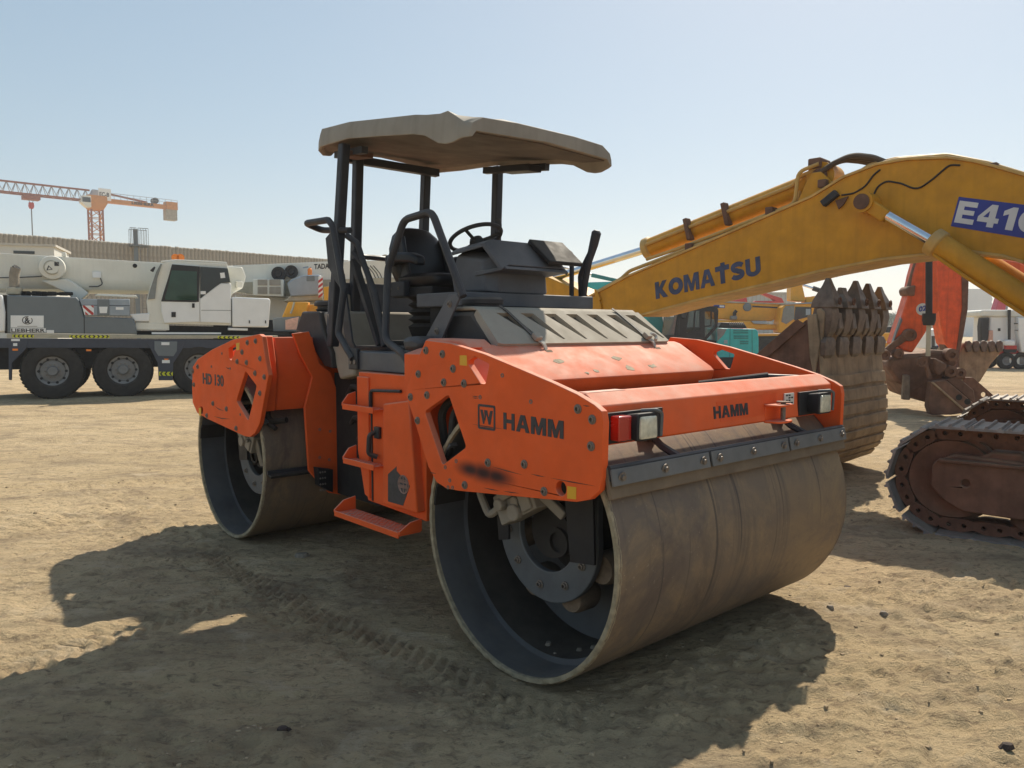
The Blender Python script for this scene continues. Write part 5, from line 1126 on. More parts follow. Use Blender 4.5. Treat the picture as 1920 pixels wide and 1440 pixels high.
lp(zc, [(1225, 690), (1345, 690), (1345, 760), (1240, 760)], .2, .5, 'winch_base', 'white_crane', bev=.02)
# crane cab
ck = lp(zd, [(118, 500), (150, 370), (200, 240), (262, 160), (330, 140), (845, 165), (872, 340), (882, 345), (882, 722), (280, 706), (140, 704)], .16, 1.0, 'crane_cab', 'white_crane', bev=.04)
dr = lp(zd, [(250, 510), (270, 430), (310, 300), (350, 172), (595, 190), (598, 690), (278, 700), (252, 600)], .10, .06, 'cab_door', 'white_paint', ck, bev=.012)
lp(zd, [(250, 505), (272, 425), (312, 298), (348, 170), (598, 190), (590, 508), (560, 512)], .088, .014, 'window_frame', 'print_black', dr)
lp(zd, [(285, 470), (305, 400), (345, 225), (572, 235), (574, 495), (290, 490)], .080, .008, 'window_pane', 'glass_green', dr)
lp(zd, [(285, 470), (305, 400), (345, 225), (572, 235), (574, 495), (290, 490)], .0865, .001, 'cab_interior', 'teal_glass', dr)
lp(zd, [(528, 522), (552, 522), (552, 562), (528, 562)], .085, .02, 'door_handle', 'print_black', dr)
lp(zd, [(343, 600), (382, 600), (382, 646), (343, 646)], .085, .02, 'door_step', 'print_black', dr)
rp = lp(zd, [(600, 480), (745, 370), (790, 340), (880, 345), (880, 700), (602, 692)], .10, .06, 'cab_panel', 'white_paint', ck, bev=.012)
lp(zd, [(602, 192), (850, 208), (872, 332), (790, 338), (735, 375), (605, 475)], .09, .06, 'cab_window', 'window_black', ck)
lp(zd, [(612, 582), (880, 584), (880, 588), (612, 586)], .094, .01, 'panel_joint', 'grey_crane', rp)
lp(zd, [(605, 412), (652, 412), (652, 440), (605, 440)], .08, .01, 'notice', 'white_paint', ck); lp(zd, [(780, 248), (820, 244), (828, 292), (786, 296)], .08, .01, 'notice', 'white_paint', ck)
lp(zd, [(130, 488), (150, 400), (205, 240), (245, 165), (258, 168), (215, 300), (195, 480)], .12, .05, 'windscreen', 'window_grey', ck)
lp(zd, [(148, 226), (188, 188), (202, 194), (180, 240)], -.1, .15, 'mirror', 'plastic_dark', ck, bev=.02)
MB().tube([LC.u(*zd(x, y), 'y', .2) for x, y in ((250, 150), (380, 136), (700, 150), (840, 160))], .03, 6).build('roof_rail', 'white_crane', ck)
for px in (378, 425): v = LC.u(*zd(px, 110), 'y', .6); MB().lathe([(.10, 0), (.10, .05)], v, (0, 1, 0), 14).build('sheave', 'amber', ck)
eb = lp(zd, [(890, 465), (1225, 478), (1235, 500), (1218, 738), (892, 735)], .05, 1.2, 'engine_box', 'white_paint', bev=.03)
for x in (1040, 1186): lp(zd, [(x, 676), (x+9, 676), (x+9, 702), (x, 702)], .03, .02, 'latch', 'print_black', eb)
lp(zd, [(20, 690), (320, 705), (325, 765), (10, 760)], .15, 1, 'turntable_cover', 'white_crane', bev=.02)
lp(zd, [(320, 720), (1080, 740), (1080, 790), (300, 790)], .3, 1.4, 'turntable', 'under_dark')
lp(zd, [(165, 782), (790, 784), (790, 800), (165, 800)], .05, .05, 'deck_rail', 'white_paint', bev=.004)
lp(zd, [(30, 770), (1400, 785), (1400, 812), (30, 806)], .3, 1.6, 'deck_parts', 'under_dark')
lp(zd, [(855, 742), (1030, 748), (1030, 768), (855, 764)], .1, .4, 'outrigger_cover', 'white_paint', bev=.01)
# counterweight and boom root right of the cab
lp(zd, [(845, 190), (980, 195), (1015, 280), (985, 385), (885, 440), (870, 335)], .7, .8, 'boom_root', 'white_crane', bev=.03)
lp(zd, [(930, 320), (985, 326), (985, 385), (930, 385)], .4, .3, 'hydraulic_block', 'white_crane', bev=.02)
# ---- second crane: long boom with louvred engine cover
TD = Frame(*G0.u(560, 690, 'y', 25)[:2], R(12))
td = fthing('mobile_crane', 'white mobile crane with long level boom and silver striped counterweight box', 'crane', TD)
def tp(pts, y, d, name, mat, par=None, bev=0, zf=zid, fr=None):
    fr = fr or TD
    return MB().prism(fr.xz(pts, zf, y), 'y', y, y+d).build(name, mat, par or td, bev)
tb_ = tp([(432, 498), (613, 490.5), (745, 487), (745, 532), (690, 548), (500, 556), (432, 545)], 0, .95, 'telescopic_boom', 'white_crane', bev=.02)
tp([(432, 530), (745, 520), (745, 532), (690, 548), (500, 556), (432, 545)], -.03, .03, 'boom_underside', 'deck_edge', tb_)
a, b = TD.u(589, 505, 'y', -.004), TD.u(633, 503, 'y', -.004); letters(tb_, 'TADANO', (a.x, -.004, a.z), b-a, (0, 0, 1), (b-a).length, .17, 'print_black', bold=.03)
tp([(576, 507), (583, 500), (584, 507)], -.006, .008, 'emblem', 'print_black', tb_); tp([(568, 501), (578, 499), (578, 502), (568, 503)], -.006, .008, 'emblem', 'grey_light', tb_)
for k in range(3): x = 700+6*k; MB().tube(fillet([TD.u(p, q, 'y', -.01) for p, q in ((x-12, 498), (x, 512), (x+8, 530), (x+10, 540))], .2), .012, 4).build('stripe', 'print_black', tb_)
for k, (x, r) in enumerate(((672, .06), (690, .05), (706, .09), (722, .14))): v = TD.u(x, 485, 'y', .3); MB().lathe([(r, 0), (r, .08)], v, (0, 1, 0), 14).build('sheave', 'deck_edge', tb_)
MB().tube([TD.u(x, y, 'y', .2) for x, y in ((662, 487), (668, 480), (684, 480), (700, 481), (715, 482))], .025, 5).build('boom_rail', 'deck_edge', tb_)
lv = tp([(474, 523), (532, 524), (532, 556), (474, 554)], -.5, .9, 'engine_cover', 'white_crane', bev=.02)
for x0_, x1_ in ((483, 501), (505, 526)):
    for y0_, y1_ in ((524, 535), (538, 551)): tp([(x0_, y0_), (x1_, y0_), (x1_, y1_), (x0_, y1_)], -.53, .03, 'louvre', 'concrete', lv)
for x, y, r in ((522, 513, .22), (546, 509, .20)): v = TD.u(x, y, 'y', -.3); MB().lathe([(0, 0), (r*.4, 0), (r*.5, .05), (r, .03), (r, .25), (0, .25)], v, (0, 1, 0), 20, False).build('winch_drum', 'black_paint', td)
cwt = tp([(538, 531), (548, 523), (567, 516), (597, 515), (604, 518), (604, 553), (545, 556)], -1.0, 1.4, 'counterweight_box', 'grey_light', bev=.04)
tp([(530, 565), (545, 554), (604, 553), (604, 562), (560, 565)], -.9, 1.2, 'counterweight_base', 'deck_edge', bev=.03)
wb_ = tp([(597, 518), (605, 518), (605, 555), (597, 555)], -1.03, .03, 'striped_board', 'white_paint', cwt)
for k in range(4): y = 523+9.5*k; tp([(597, y+3), (605, y-3), (605, y+2), (597, y+8)], -1.04, .012, 'red_stripe', 'red_paint', wb_)
v = TD.u(581, 510, 'y', -.6); MB().lathe([(.07, -.1), (.07, .08), (.03, .13), (0, .13)], v, (0, 0, 1), 12).build('beacon', 'amber', cwt)
tp([(575, 517), (590, 517), (590, 527), (575, 527)], -1.02, .02, 'handle_plate', 'grey_crane', cwt, .01)
tp([(440, 553), (625, 560), (625, 640), (440, 640)], .3, 1.4, 'superstructure', 'white_crane', bev=.04)
tp([(400, 600), (640, 600), (640, 668), (400, 668)], -.2, 2.2, 'carrier', 'under_dark')
for px in (470, 530, 600): x = TD.u(px, 670, 'y', -.2).x; wheel(td, x, -.25, .68, False)
# ---- yellow crane parts seen between
YC = Frame(*G0.u(580, 690, 'y', 23)[:2], R(8))
yc_ = fthing('loader_crane', 'yellow truck mounted crane half hidden behind the roller', 'crane', YC)
yp_ = lambda pts, y, d, n, m_, b=0: tp(pts, y, d, n, m_, yc_, b, fr=YC)
yp_([(528, 596), (540, 566), (578, 566), (572, 600)], -.2, .5, 'support_arm', 'yellow_crane', .03)
yp_([(606, 538), (626, 536), (628, 600), (610, 600)], -.3, .5, 'crane_column', 'yellow_crane', .03)
yp_([(566, 572), (610, 570), (625, 620), (560, 620)], .0, .6, 'body', 'yellow_crane', .03)
yp_([(511, 596), (562, 593), (556, 622), (512, 622)], -.5, .4, 'tool_locker', 'grey_crane', .02)
yp_([(535, 600), (560, 594), (556, 618), (535, 618)], -.52, .02, 'reflector_panel', 'primer_pink')
MB().tube(fillet([YC.u(x, y, 'y', -.3) for x, y in ((545, 588), (549, 578), (552, 566))], .1), .03, 6).build('hydraulic_line', 'deck_edge', yc_)
yp_([(490, 618), (650, 618), (650, 650), (490, 650)], -.4, 2, 'chassis', 'under_dark')
for px in (520, 600): x = YC.u(px, 680, 'y', -.4).x; wheel(yc_, x, -.45, .55, False)
# ---- long ribbed concrete wall
WA = Frame(-37.9, 57.6, R(48.3)); PITCHW = .33; HW = 8.35
wb = fthing('concrete_wall', 'long pale concrete wall of fluted precast panels with scalloped top', 'wall', WA)
mb = MB(); pf = []
n_ = 8; prof = [(PITCHW*(k/n_), -.10*math.sin(math.pi*k/n_)) for k in range(n_+1)]
v = []; f = []
for z, off in ((0, 0), (HW, 0), (HW+.35, -.02), (HW+.42, .10)):
    for x, y in prof: v.append((x, y+off, z))
m_ = n_+1
for i in range(3):
    for k in range(n_): f.append((i*m_+k, i*m_+k+1, (i+1)*m_+k+1, (i+1)*m_+k))
o_ = len(v); v += [(0, .14, 0), (PITCHW, .14, 0), (0, .14, HW+.42), (PITCHW, .14, HW+.42)]
f += [(o_, o_+2, 3*m_, 2*m_, m_, 0), (o_+1, n_, m_+n_, 2*m_+n_, 3*m_+n_, o_+3), tuple([o_+2, o_+3]+[3*m_+k for k in range(n_, -1, -1)]), (o_, o_+1, o_+3, o_+2)]
PANEL = MB().add(v, f).mesh('wall_panel', 'concrete', 30)
for k in range(124): put('wall_panel', PANEL, wb, (-8+k*PITCHW, random.uniform(-.015, .015), random.uniform(-.03, .03)))
MB().boxm(-8, -8+124*PITCHW, .145, 14, 0, HW-.2).build('building_core', 'concrete', wb)
so = Frame(*G0.u(50, 690, 'y', 40)[:2], R(20))
sh = fthing('site_office', 'low cream site building with a dark window slot behind the crane boom', 'building', so)
v0, v1 = so.u(-90, 459, 'y', 0), so.u(101, 463, 'y', 0)
MB().boxm(v0.x, v1.x, 0, 4, 0, v1.z).build('wall', 'sticker_white', sh); a, b = so.u(25, 470, 'y', -.02), so.u(65, 476.5, 'y', -.02)
MB().boxm(a.x, b.x, -.03, .02, b.z, a.z).build('window', 'window_black', sh); MB().boxm(v0.x-.1, v1.x+.1, -.1, 4.1, v1.z, v1.z+.12).build('roof', 'concrete_cap', sh)
# roof mast and ladder cage
zt_ = ze
RM = Frame(*WA.u(255, 470, 'y', -1.2)[:2], 0)
p = WA.u(254, 460, 'y', -1.2); RM = Frame(WA.o[0]+p[0]*WA.f[0]+p[1]*WA.l[0], WA.o[1]+p[0]*WA.f[1]+p[1]*WA.l[1], R(30))
rm = fthing('access_tower', 'thin steel post with caged ladder platform standing at the wall', 'access tower', RM)
a = RM.u(*ze(1432, 620), 'y', 0); MB().boxm(a.x-.16, a.x+.16, -.1, .1, 0, a.z).build('post', 'grey_crane', rm)
zf_ = RM.u(*ze(1450, 790), 'y', 0).z
x0_, x1_ = RM.u(*ze(1375, 790), 'y', .3).x, RM.u(*ze(1565, 790), 'y', .3).x
MB().boxm(x0_, x1_, -.4, 1.0, zf_-.08, zf_).build('platform', 'grey_crane', rm)
for xa, xb in ((x0_, x0_+.45), (x1_-.75, x1_)):
    for y in (-.38, .98):
        e = bpy.data.objects.new('railing', None); COL.objects.link(e); e.parent = rm
        for k in range(5): x = xa+(xb-xa)*k/4; MB().beam((x, y, zf_), (x, y, zf_+1.35), .03).build('bar', 'rim', e)
        MB().beam((xa, y, zf_+1.35), (xb, y, zf_+1.35), .045).build('hand_bar', 'rim', e)
for k in range(12): MB().beam((x1_-.6, -.3, .4+k*.6), (x1_-.1, -.3, .4+k*.6), .04).build('rung', 'rim', rm)
for x in (x1_-.62, x1_-.08): MB().beam((x, -.3, 0), (x, -.3, zf_), .05).build('ladder_rail', 'rim', rm)
# ---- tower crane
TW = Frame(*G0.u(188, 640, 'y', 150)[:2], R(44))
tw = fthing('tower_crane', 'orange tower crane with lattice jib rising above the concrete wall', 'tower crane', TW)
def tu(px, py, y=0): return TW.u(px, py, 'y', y)
jt0, jt1 = tu(-70, 329), tu(184, 360); jb0, jb1 = tu(-70, 351), tu(168, 378)
zt, zb_ = (jt0.z+jt1.z)/2, (jb0.z+jb1.z)/2; xm = 0
lat = MB(); ch = MB(); xl = jt0.x; nb = 14
ch.beam((xl, 0, zt), (-.9, 0, zt), .32)
for y in (-.85, .85): ch.beam((xl, y, zb_), (-.9, y, zb_), .26)
for k in range(nb):
    xa = xl+(-.9-xl)*k/nb; xb_ = xl+(-.9-xl)*(k+1)/nb
    for y in (-.85, .85): lat.beam((xa, y, zb_), ((xa+xb_)/2, 0, zt), .09); lat.beam(((xa+xb_)/2, 0, zt), (xb_, y, zb_), .09)
    lat.beam((xa, -.85, zb_), (xb_, .85, zb_), .08)
jb = ch.build('jib', 'tower_red', tw); lat.build('jib_lattice', 'tower_steel', jb)
zm_ = tu(188, 395).z
ms = MB()
for x in (-1, 1):
    for y in (-1, 1): ms.beam((x, y, 0), (x, y, zm_), .28)
mst = ms.build('mast', 'tower_red', tw)
lt_ = MB(); nz = 16
for k in range(nz):
    za_, zb2 = zm_*k/nz, zm_*(k+1)/nz
    for (ax0, ay0), (ax1, ay1) in (((-1, -1), (1, -1)), ((1, -1), (1, 1)), ((1, 1), (-1, 1)), ((-1, 1), (-1, -1))):
        if k % 2: ax0, ay0, ax1, ay1 = ax1, ay1, ax0, ay0
        lt_.beam((ax0, ay0, za_), (ax1, ay1, zb2), .13); lt_.beam((ax0, ay0, zb2), (ax1, ay1, zb2), .12)
lt_.build('mast_lattice', 'tower_orange', mst)
MB().loft([[(x, y, z) for x, y in ((-1.5*k, -1.5*k), (1.5*k, -1.5*k), (1.5*k, 1.5*k), (-1.5*k, 1.5*k))] for z, k in ((zm_, .75), (zm_+1.2, 1.15), (zm_+2.6, 1.1))]).build('slewing_unit', 'tower_orange', tw, bev=.05)
cbn = MB().loft([[(x, y, z) for y in (-1.9, -.3)] if 0 else [(-2.9+s, -1.9, z), (-1.2, -1.9, z), (-1.2, -.4, z), (-2.9+s, -.4, z)] for z, s in ((zm_+.2, .9), (zm_+1.0, 0), (zm_+2.3, .3))]).build('operator_cab', 'white_crane', tw, bev=.05)
MB().boxm(-2.7, -1.3, -1.93, -1.89, zm_+1.1, zm_+2.0).build('window', 'window_black', cbn)
a, b = tu(184, 367, -1.4), tu(203, 381, -1.4); bb = MB().boxm(.2, 2.4, -1.6, -1.5, zm_+1.8, zm_+4.0).build('sign_board', 'white_paint', tw)
letters(bb, 'EC-B', (.35, -1.62, zm_+2.5), (1, 0, 0), (0, 0, 1), 1.7, .8, 'print_black', bold=.03)
MB().loft([[(-.9*k, -.9*k, z), (.9*k, -.9*k, z), (.9*k, .9*k, z), (-.9*k, .9*k, z)] for z, k in ((zm_+2.6, 1), (zt+.2, .5))]).build('apex', 'tower_steel', tw)
xc = tu(330, 385).x; zcj = zm_+2.0
cj = MB().boxm(1.2, xc, -.7, .7, zcj-.4, zcj+.35).build('counter_jib', 'tower_orange', tw)
a = 0; letters(cj, 'LIEBHERR', (xc*.42, -.72, zcj-.25), (1, 0, 0), (0, 0, 1), xc*.28, .55, 'print_black', bold=.04)
MB().boxm(xc-2.2, xc, -.9, .9, zcj-.5, zcj+1.0).build('winch_frame', 'tower_orange', cj); MB().boxm(xc-2.3, xc-.1, -.8, .8, zcj-2.6, zcj-.5).build('counterweight', 'concrete', cj)
MB().lathe([(.6, -.6), (.6, .6)], (xc-4.2, 0, zcj+.95), (0, 1, 0), 16).build('winch_drum', 'black_paint', cj)
for y in (-.5, .5): MB().beam((.2, y*.4, zt), (xc*.62, y, zcj+.5), .20).build('tie_bar', 'tower_red', cj)
rl = MB()
for k in range(12): x = 2+(xc-2)*k/11; rl.beam((x, -.7, zcj+.3), (x, -.7, zcj+1.4), .06)
rl.beam((2, -.7, zcj+1.4), (xc, -.7, zcj+1.4), .07); rl.beam((2, -.7, zcj+.9), (xc, -.7, zcj+.9), .05); rl.build('railing', 'tower_steel', cj)
xt = tu(58, 372).x; tr = MB().boxm(xt-1.3, xt+1.3, -1.0, 1.0, zb_-.9, zb_-.2).build('trolley', 'tower_red', tw)
zh = tu(58, 385).z
MB().beam((xt-.5, 0, zb_-.8), (xt-.15, 0, zh+.5), .08).build('hoist_rope', 'rim', tr); MB().beam((xt+.5, 0, zb_-.8), (xt+.15, 0, zh+.5), .08).build('hoist_rope', 'rim', tr)
MB().loft([[(xt-w, -.3, z), (xt+w, -.3, z), (xt+w, .3, z), (xt-w, .3, z)] for z, w in ((zh-.6, .25), (zh-.2, .42), (zh+.5, .35))]).build('hook_block', 'red_paint', tr)
MB().beam((xt, 0, zh-.6), (xt, 0, tu(58, 442).z), .16).build('load_chain', 'rim', tr)
# ------------------------------------------------------------------ right background
z4b = zm(1180, 520, 1/6); z5b = zm(1420, 500, .26389); zr = zm(1640, 470, .22222)
def mk(fr, root):
    def f(pts, y, d, name, mat, par=None, bev=0, zf=zid, holes=()):
        return MB().prism(fr.xz(pts, zf, y), 'y', y, y+d, [fr.xz(h, zf, y) for h in holes]).build(name, mat, par or root, bev)
    return f
TE = Frame(*G0.u(1330, 690, 'y', 34)[:2], R(-4))
te = fthing('excavator', 'small teal excavator with black cab parked beyond the roller hood', 'excavator', TE)
t = mk(TE, te)
wins = ([(400, 390), (545, 378), (505, 648), (365, 655)], [(675, 382), (735, 378), (720, 598), (640, 622)], [(748, 378), (792, 378), (790, 600), (735, 600)], [(850, 385), (918, 382), (918, 540), (848, 545)], [(930, 385), (958, 395), (966, 540), (850, 672), (850, 560), (925, 550)])
cab = t([(365, 660), (400, 378), (560, 342), (660, 325), (985, 335), (1003, 375), (992, 560), (870, 700), (340, 700)], 0, .12, 'cab', 'black_paint', bev=.02, zf=z4b, holes=wins)
t([(365, 660), (400, 378), (560, 342), (660, 325), (985, 335), (1003, 375), (992, 560), (870, 700), (340, 700)], 1.3, .1, 'cab_side', 'black_paint', bev=.02, zf=z4b, holes=wins)
for w in wins: t(w, .05, .01, 'window', 'glass_grey', cab, zf=z4b)
t([(400, 330), (1000, 325), (1005, 345), (400, 390)], .12, 1.18, 'cab_roof', 'black_paint', cab, zf=z4b)
t([(640, 560), (790, 560), (790, 690), (640, 690)], .5, .5, 'seat', 'seat_vinyl', cab, .03, zf=z4b)
for q in ([(545, 345), (575, 340), (560, 655), (535, 655)],): t(q, -.06, .06, 'cab_post', 'black_paint', cab, .01, zf=z4b)
t([(585, 365), (635, 345), (650, 400), (625, 470), (580, 450)], -.2, .1, 'mirror', 'plastic_dark', cab, .02, zf=z4b)
t([(455, 398), (502, 398), (502, 445), (455, 445)], .03, .01, 'notice', 'sticker_white', cab, zf=z4b)
t([(340, 690), (900, 700), (1000, 720), (1000, 1200), (340, 1200)], .1, 2.3, 'deck', 'black_paint', zf=z4b)
bdy = t([(988, 568), (1050, 575), (1420, 580), (1448, 605), (1456, 700), (1455, 1000), (985, 1000)], -.05, 2.5, 'engine_cover', 'teal', bev=.04, zf=z4b)
t([(1000, 566), (1040, 505), (1290, 512), (1330, 572)], .2, 1.8, 'engine_hood', 'black_paint', bev=.05, zf=z4b)
for k in range(8): t([(1120+22*k, 505), (1132+22*k, 505), (1142+22*k, 540), (1130+22*k, 540)], .19, .02, 'hood_slot', 'rim', bdy, zf=z4b)
for x0_, x1_, y0_, y1_, n in ((1170, 1338, 585, 637, 2), (1175, 1340, 650, 697, 2), (1246, 1340, 710, 757, 2)):
    for k in range(n):
        ya = y0_+(y1_-y0_)*k/n; t([(x0_, ya+3), (x1_, ya+3), (x1_, ya+(y1_-y0_)/n-4), (x0_, ya+(y1_-y0_)/n-4)], -.07, .03, 'vent', 'teal_dark', bdy, zf=z4b)
t([(1065, 705), (1105, 705), (1105, 745), (1065, 745)], -.07, .03, 'badge', 'grey_light', bdy, zf=z4b)
t([(1376, 590), (1384, 590), (1390, 1000), (1380, 1000)], -.06, .02, 'panel_joint', 'teal_dark', bdy, zf=z4b)
t([(990, 572), (1095, 585), (1060, 650), (990, 720)], -.065, .03, 'stripe', 'rim', bdy, zf=z4b)
t([(1130, 575), (1138, 575), (1130, 1000), (1122, 1000)], -.06, .02, 'panel_joint', 'teal_dark', bdy, zf=z4b)
v = TE.u(*z4b(925, 300), 'y', .6); MB().lathe([(.08, -.15), (.09, 0), (.06, .2), (0, .24)], v, (0, 0, 1), 12).build('beacon', 'amber', te)
bmT = t([(1248, 640), (1226, 590), (1190, 552), (1150, 528), (1075, 530), (1046, 541), (1060, 562), (1140, 572), (1205, 612), (1228, 650)], .9, .5, 'boom', 'teal', bev=.03)
t([(1012, 640), (1010, 560), (1014, 506), (1040, 508), (1046, 526), (1034, 600), (1028, 650)], .9, .4, 'arm', 'teal', bev=.03)
t([(1110, 512), (1168, 525), (1160, 530), (1108, 519)], 1.0, .2, 'arm_cylinder', 'teal_dark', bmT, .03)
MB().cyl(TE.u(1040, 497, 'y', 1.1), TE.u(1112, 515, 'y', 1.1), .05, n=8).build('piston_rod', 'chrome', bmT)
t([(1214, 592), (1240, 585), (1245, 612), (1236, 640), (1222, 625)], .7, .3, 'lift_cylinder', 'teal_dark', bev=.02)
t([(1200, 670), (1440, 670), (1450, 690), (1440, 712), (1200, 712), (1190, 690)], -.1, .6, 'crawler_track', 'under_dark', bev=.03); t([(1200, 670), (1440, 670), (1450, 690), (1440, 712), (1200, 712), (1190, 690)], 1.9, .6, 'crawler_track', 'under_dark', bev=.03)
# yellow truck crane
YT = Frame(*G0.u(1440, 690, 'y', 44)[:2], R(-3))
yt = fthing('truck_crane', 'yellow truck crane with grey glazed cab standing behind the teal excavator', 'crane', YT)
t = mk(YT, yt)
ctr = [(820, 280), (1720, 300), (1725, 420), (1600, 492), (1250, 492), (1060, 470), (900, 470)]
bo = t(ctr, .8, 1.0, 'telescopic_boom', 'yellow_crane', bev=.05, zf=z4b)
t([(900, 262), (1735, 292), (1735, 304), (900, 278)], .75, 1.1, 'boom_edge', 'deck_edge', bo, zf=z4b)
c = YT.u(*z4b(1330, 335), 'y', .7); MB().lathe([(0, 0), (.2, 0), (.24, .05), (.24, .15)], c, (0, 1, 0), 16, False).build('boom_pin', 'grey_crane', bo)
t([(1385, 318), (1690, 335), (1690, 350), (1385, 336)], .78, .02, 'lettering_band', 'decal_dark', bo, zf=z4b)
pq = t([(940, 308), (1075, 312), (1075, 345), (940, 342)], .76, .03, 'number_plate', 'sign_blue', bo, zf=z4b); t([(1015, 315), (1068, 317), (1068, 338), (1015, 336)], .74, .02, 'plate_digits', 'sign_letter', pq, zf=z4b)
t([(980, 480), (1380, 490), (1400, 520), (1660, 530), (1672, 590), (1400, 590), (1340, 570), (1000, 560)], .3, .8, 'lift_cylinder', 'yellow_crane', bev=.08, zf=z4b)
t([(1375, 490), (1550, 488), (1520, 520), (1400, 518)], .2, .3, 'cylinder_cover', 'grey_light', zf=z4b)
ex_ = t([(1145, 432), (1215, 432), (1215, 475), (1145, 475)], .2, .4, 'exhaust', 'rim', zf=z4b, bev=.05); MB().tube(fillet([YT.u(*z4b(x, y), 'y', .4) for x, y in ((1185, 432), (1182, 400), (1205, 375))], .1), .10, 8).build('exhaust_pipe', 'black_paint', ex_)
cb = t([(150, 470), (152, 400), (175, 290), (205, 264), (385, 262), (436, 255), (438, 330), (400, 420), (390, 470)], -.2, 1.1, 'crane_cab', 'yellow_crane', bev=.05, zf=z5b)
t([(172, 392), (186, 300), (205, 278), (264, 276), (262, 370), (205, 408)], -.24, .05, 'windscreen', 'window_grey', cb, zf=z5b)
t([(272, 285), (385, 288), (385, 352), (262, 382)], -.24, .05, 'side_window', 'window_black', cb, zf=z5b); t([(345, 300), (378, 300), (378, 340), (345, 345)], -.26, .03, 'window_vent', 'grey_light', cb, zf=z5b)
t([(200, 262), (445, 250), (440, 258), (205, 270)], -.3, 1.2, 'roof_rail', 'grey_light', cb, zf=z5b)
hdv = t([(240, 240), (240, 160), (250, 125), (275, 106), (315, 108), (345, 235), (330, 250)], .6, .9, 'boom_head', 'yellow_crane', bev=.05, zf=z5b)
t([(345, 215), (440, 205), (440, 255), (345, 255)], .6, .9, 'counterweight', 'yellow_crane', bev=.04, zf=z5b)
MB().cyl(YT.u(*z5b(318, 128), 'y', .9), YT.u(*z5b(400, 155), 'y', .9), .07, n=8).build('piston_rod', 'chrome', hdv); MB().cyl(YT.u(*z5b(395, 153), 'y', .9), YT.u(*z5b(460, 175), 'y', .9), .14, n=10).build('cylinder', 'black_paint', hdv)
t([(1440, 660), (1720, 655), (1800, 700), (1800, 900), (1450, 900)], -.1, 2.2, 'chassis', 'black_paint', bev=.03, zf=z4b)
t([(1440, 640), (1800, 635), (1800, 655), (1440, 662)], -.2, 2.3, 'deck_edge', 'yellow_crane', zf=z4b)
for px in (1435, 1482, 1330): x = YT.u(px, 680, 'y', -.1).x; wheel(yt, x, -.12, .60, False)
# red excavator further off
RE = Frame(*G0.u(1430, 690, 'y', 62)[:2], 0)
re_ = fthing('excavator', 'distant red excavator showing only its folded boom above the truck crane', 'excavator', RE)
t = mk(RE, re_)
t([(1170, 190), (1240, 175), (1310, 160), (1330, 275), (1300, 700), (1180, 700)], 0, .8, 'house', 'red_paint', bev=.05, zf=z4b)
t([(1430, 160), (1450, 145), (1600, 195), (1720, 235), (1745, 285), (1400, 290), (1420, 265), (1640, 262), (1600, 235)], 0, .6, 'boom', 'red_paint', bev=.04, zf=z4b)
MB().tube(fillet([RE.u(*z4b(x, y), 'y', -.1) for x, y in ((1330, 150), (1390, 145), (1440, 160))], .3), .08, 6).build('hose', 'rubber', re_)
t([(1300, 640), (1500, 640), (1500, 1000), (1300, 1000)], -.5, 2, 'undercarriage', 'under_dark', zf=z4b)
# sheds and far perimeter
def shed(name, label, cat, d, px0, px1, ytop, depth, mat, roofmat, ribs=0):
    a, b = G0.u(px0, ytop, 'y', d), G0.u(px1, ytop, 'y', d)
    s = thing(name, label, cat, (a.x, d, 0)); w = b.x-a.x; h = a.z
    MB().boxm(0, w, 0, depth, -.5, h).build('wall', mat, s); MB().boxm(-.2, w+.2, -.3, depth, h, h+.35).build('roof', roofmat, s)
    for k in range(ribs): x = w*(k+.5)/ribs; MB().boxm(x-.06, x+.06, -.08, 0, -.5, h).build('rib', roofmat, s)
    return s
shed('warehouse', 'grey ribbed warehouse behind the red excavator', 'building', 130, 1290, 1492, 552, 30, 'shed', 'concrete', 26)
shed('warehouse', 'long low pale shed behind the leafy trees', 'building', 190, 1560, 1720, 592, 20, 'concrete_cap', 'shed', 10)
shed('perimeter_wall', 'low concrete perimeter wall far across the yard', 'wall', 230, -900, 3200, 607, .4, 'concrete', 'concrete_cap')
# pale tall block
d = 170; a, b = G0.u(1814, 547, 'y', d), G0.u(1860, 552, 'y', d)
s = thing('silo_building', 'tall pale blank tower block far behind the white truck', 'building', (a.x, d, 0))
MB().boxm(0, b.x-a.x, 0, 8, -.5, a.z).build('tower', 'white_building', s)
for k in range(9): MB().boxm(b.x-a.x, b.x-a.x+.45, .5, 7, a.z*(k/9)+.2, a.z*(k+.75)/9).build('balcony', 'white_building', s)
MB().boxm(-.2, b.x-a.x-1.5, 0, 8, a.z, a.z+.6).build('parapet', 'white_building', s)
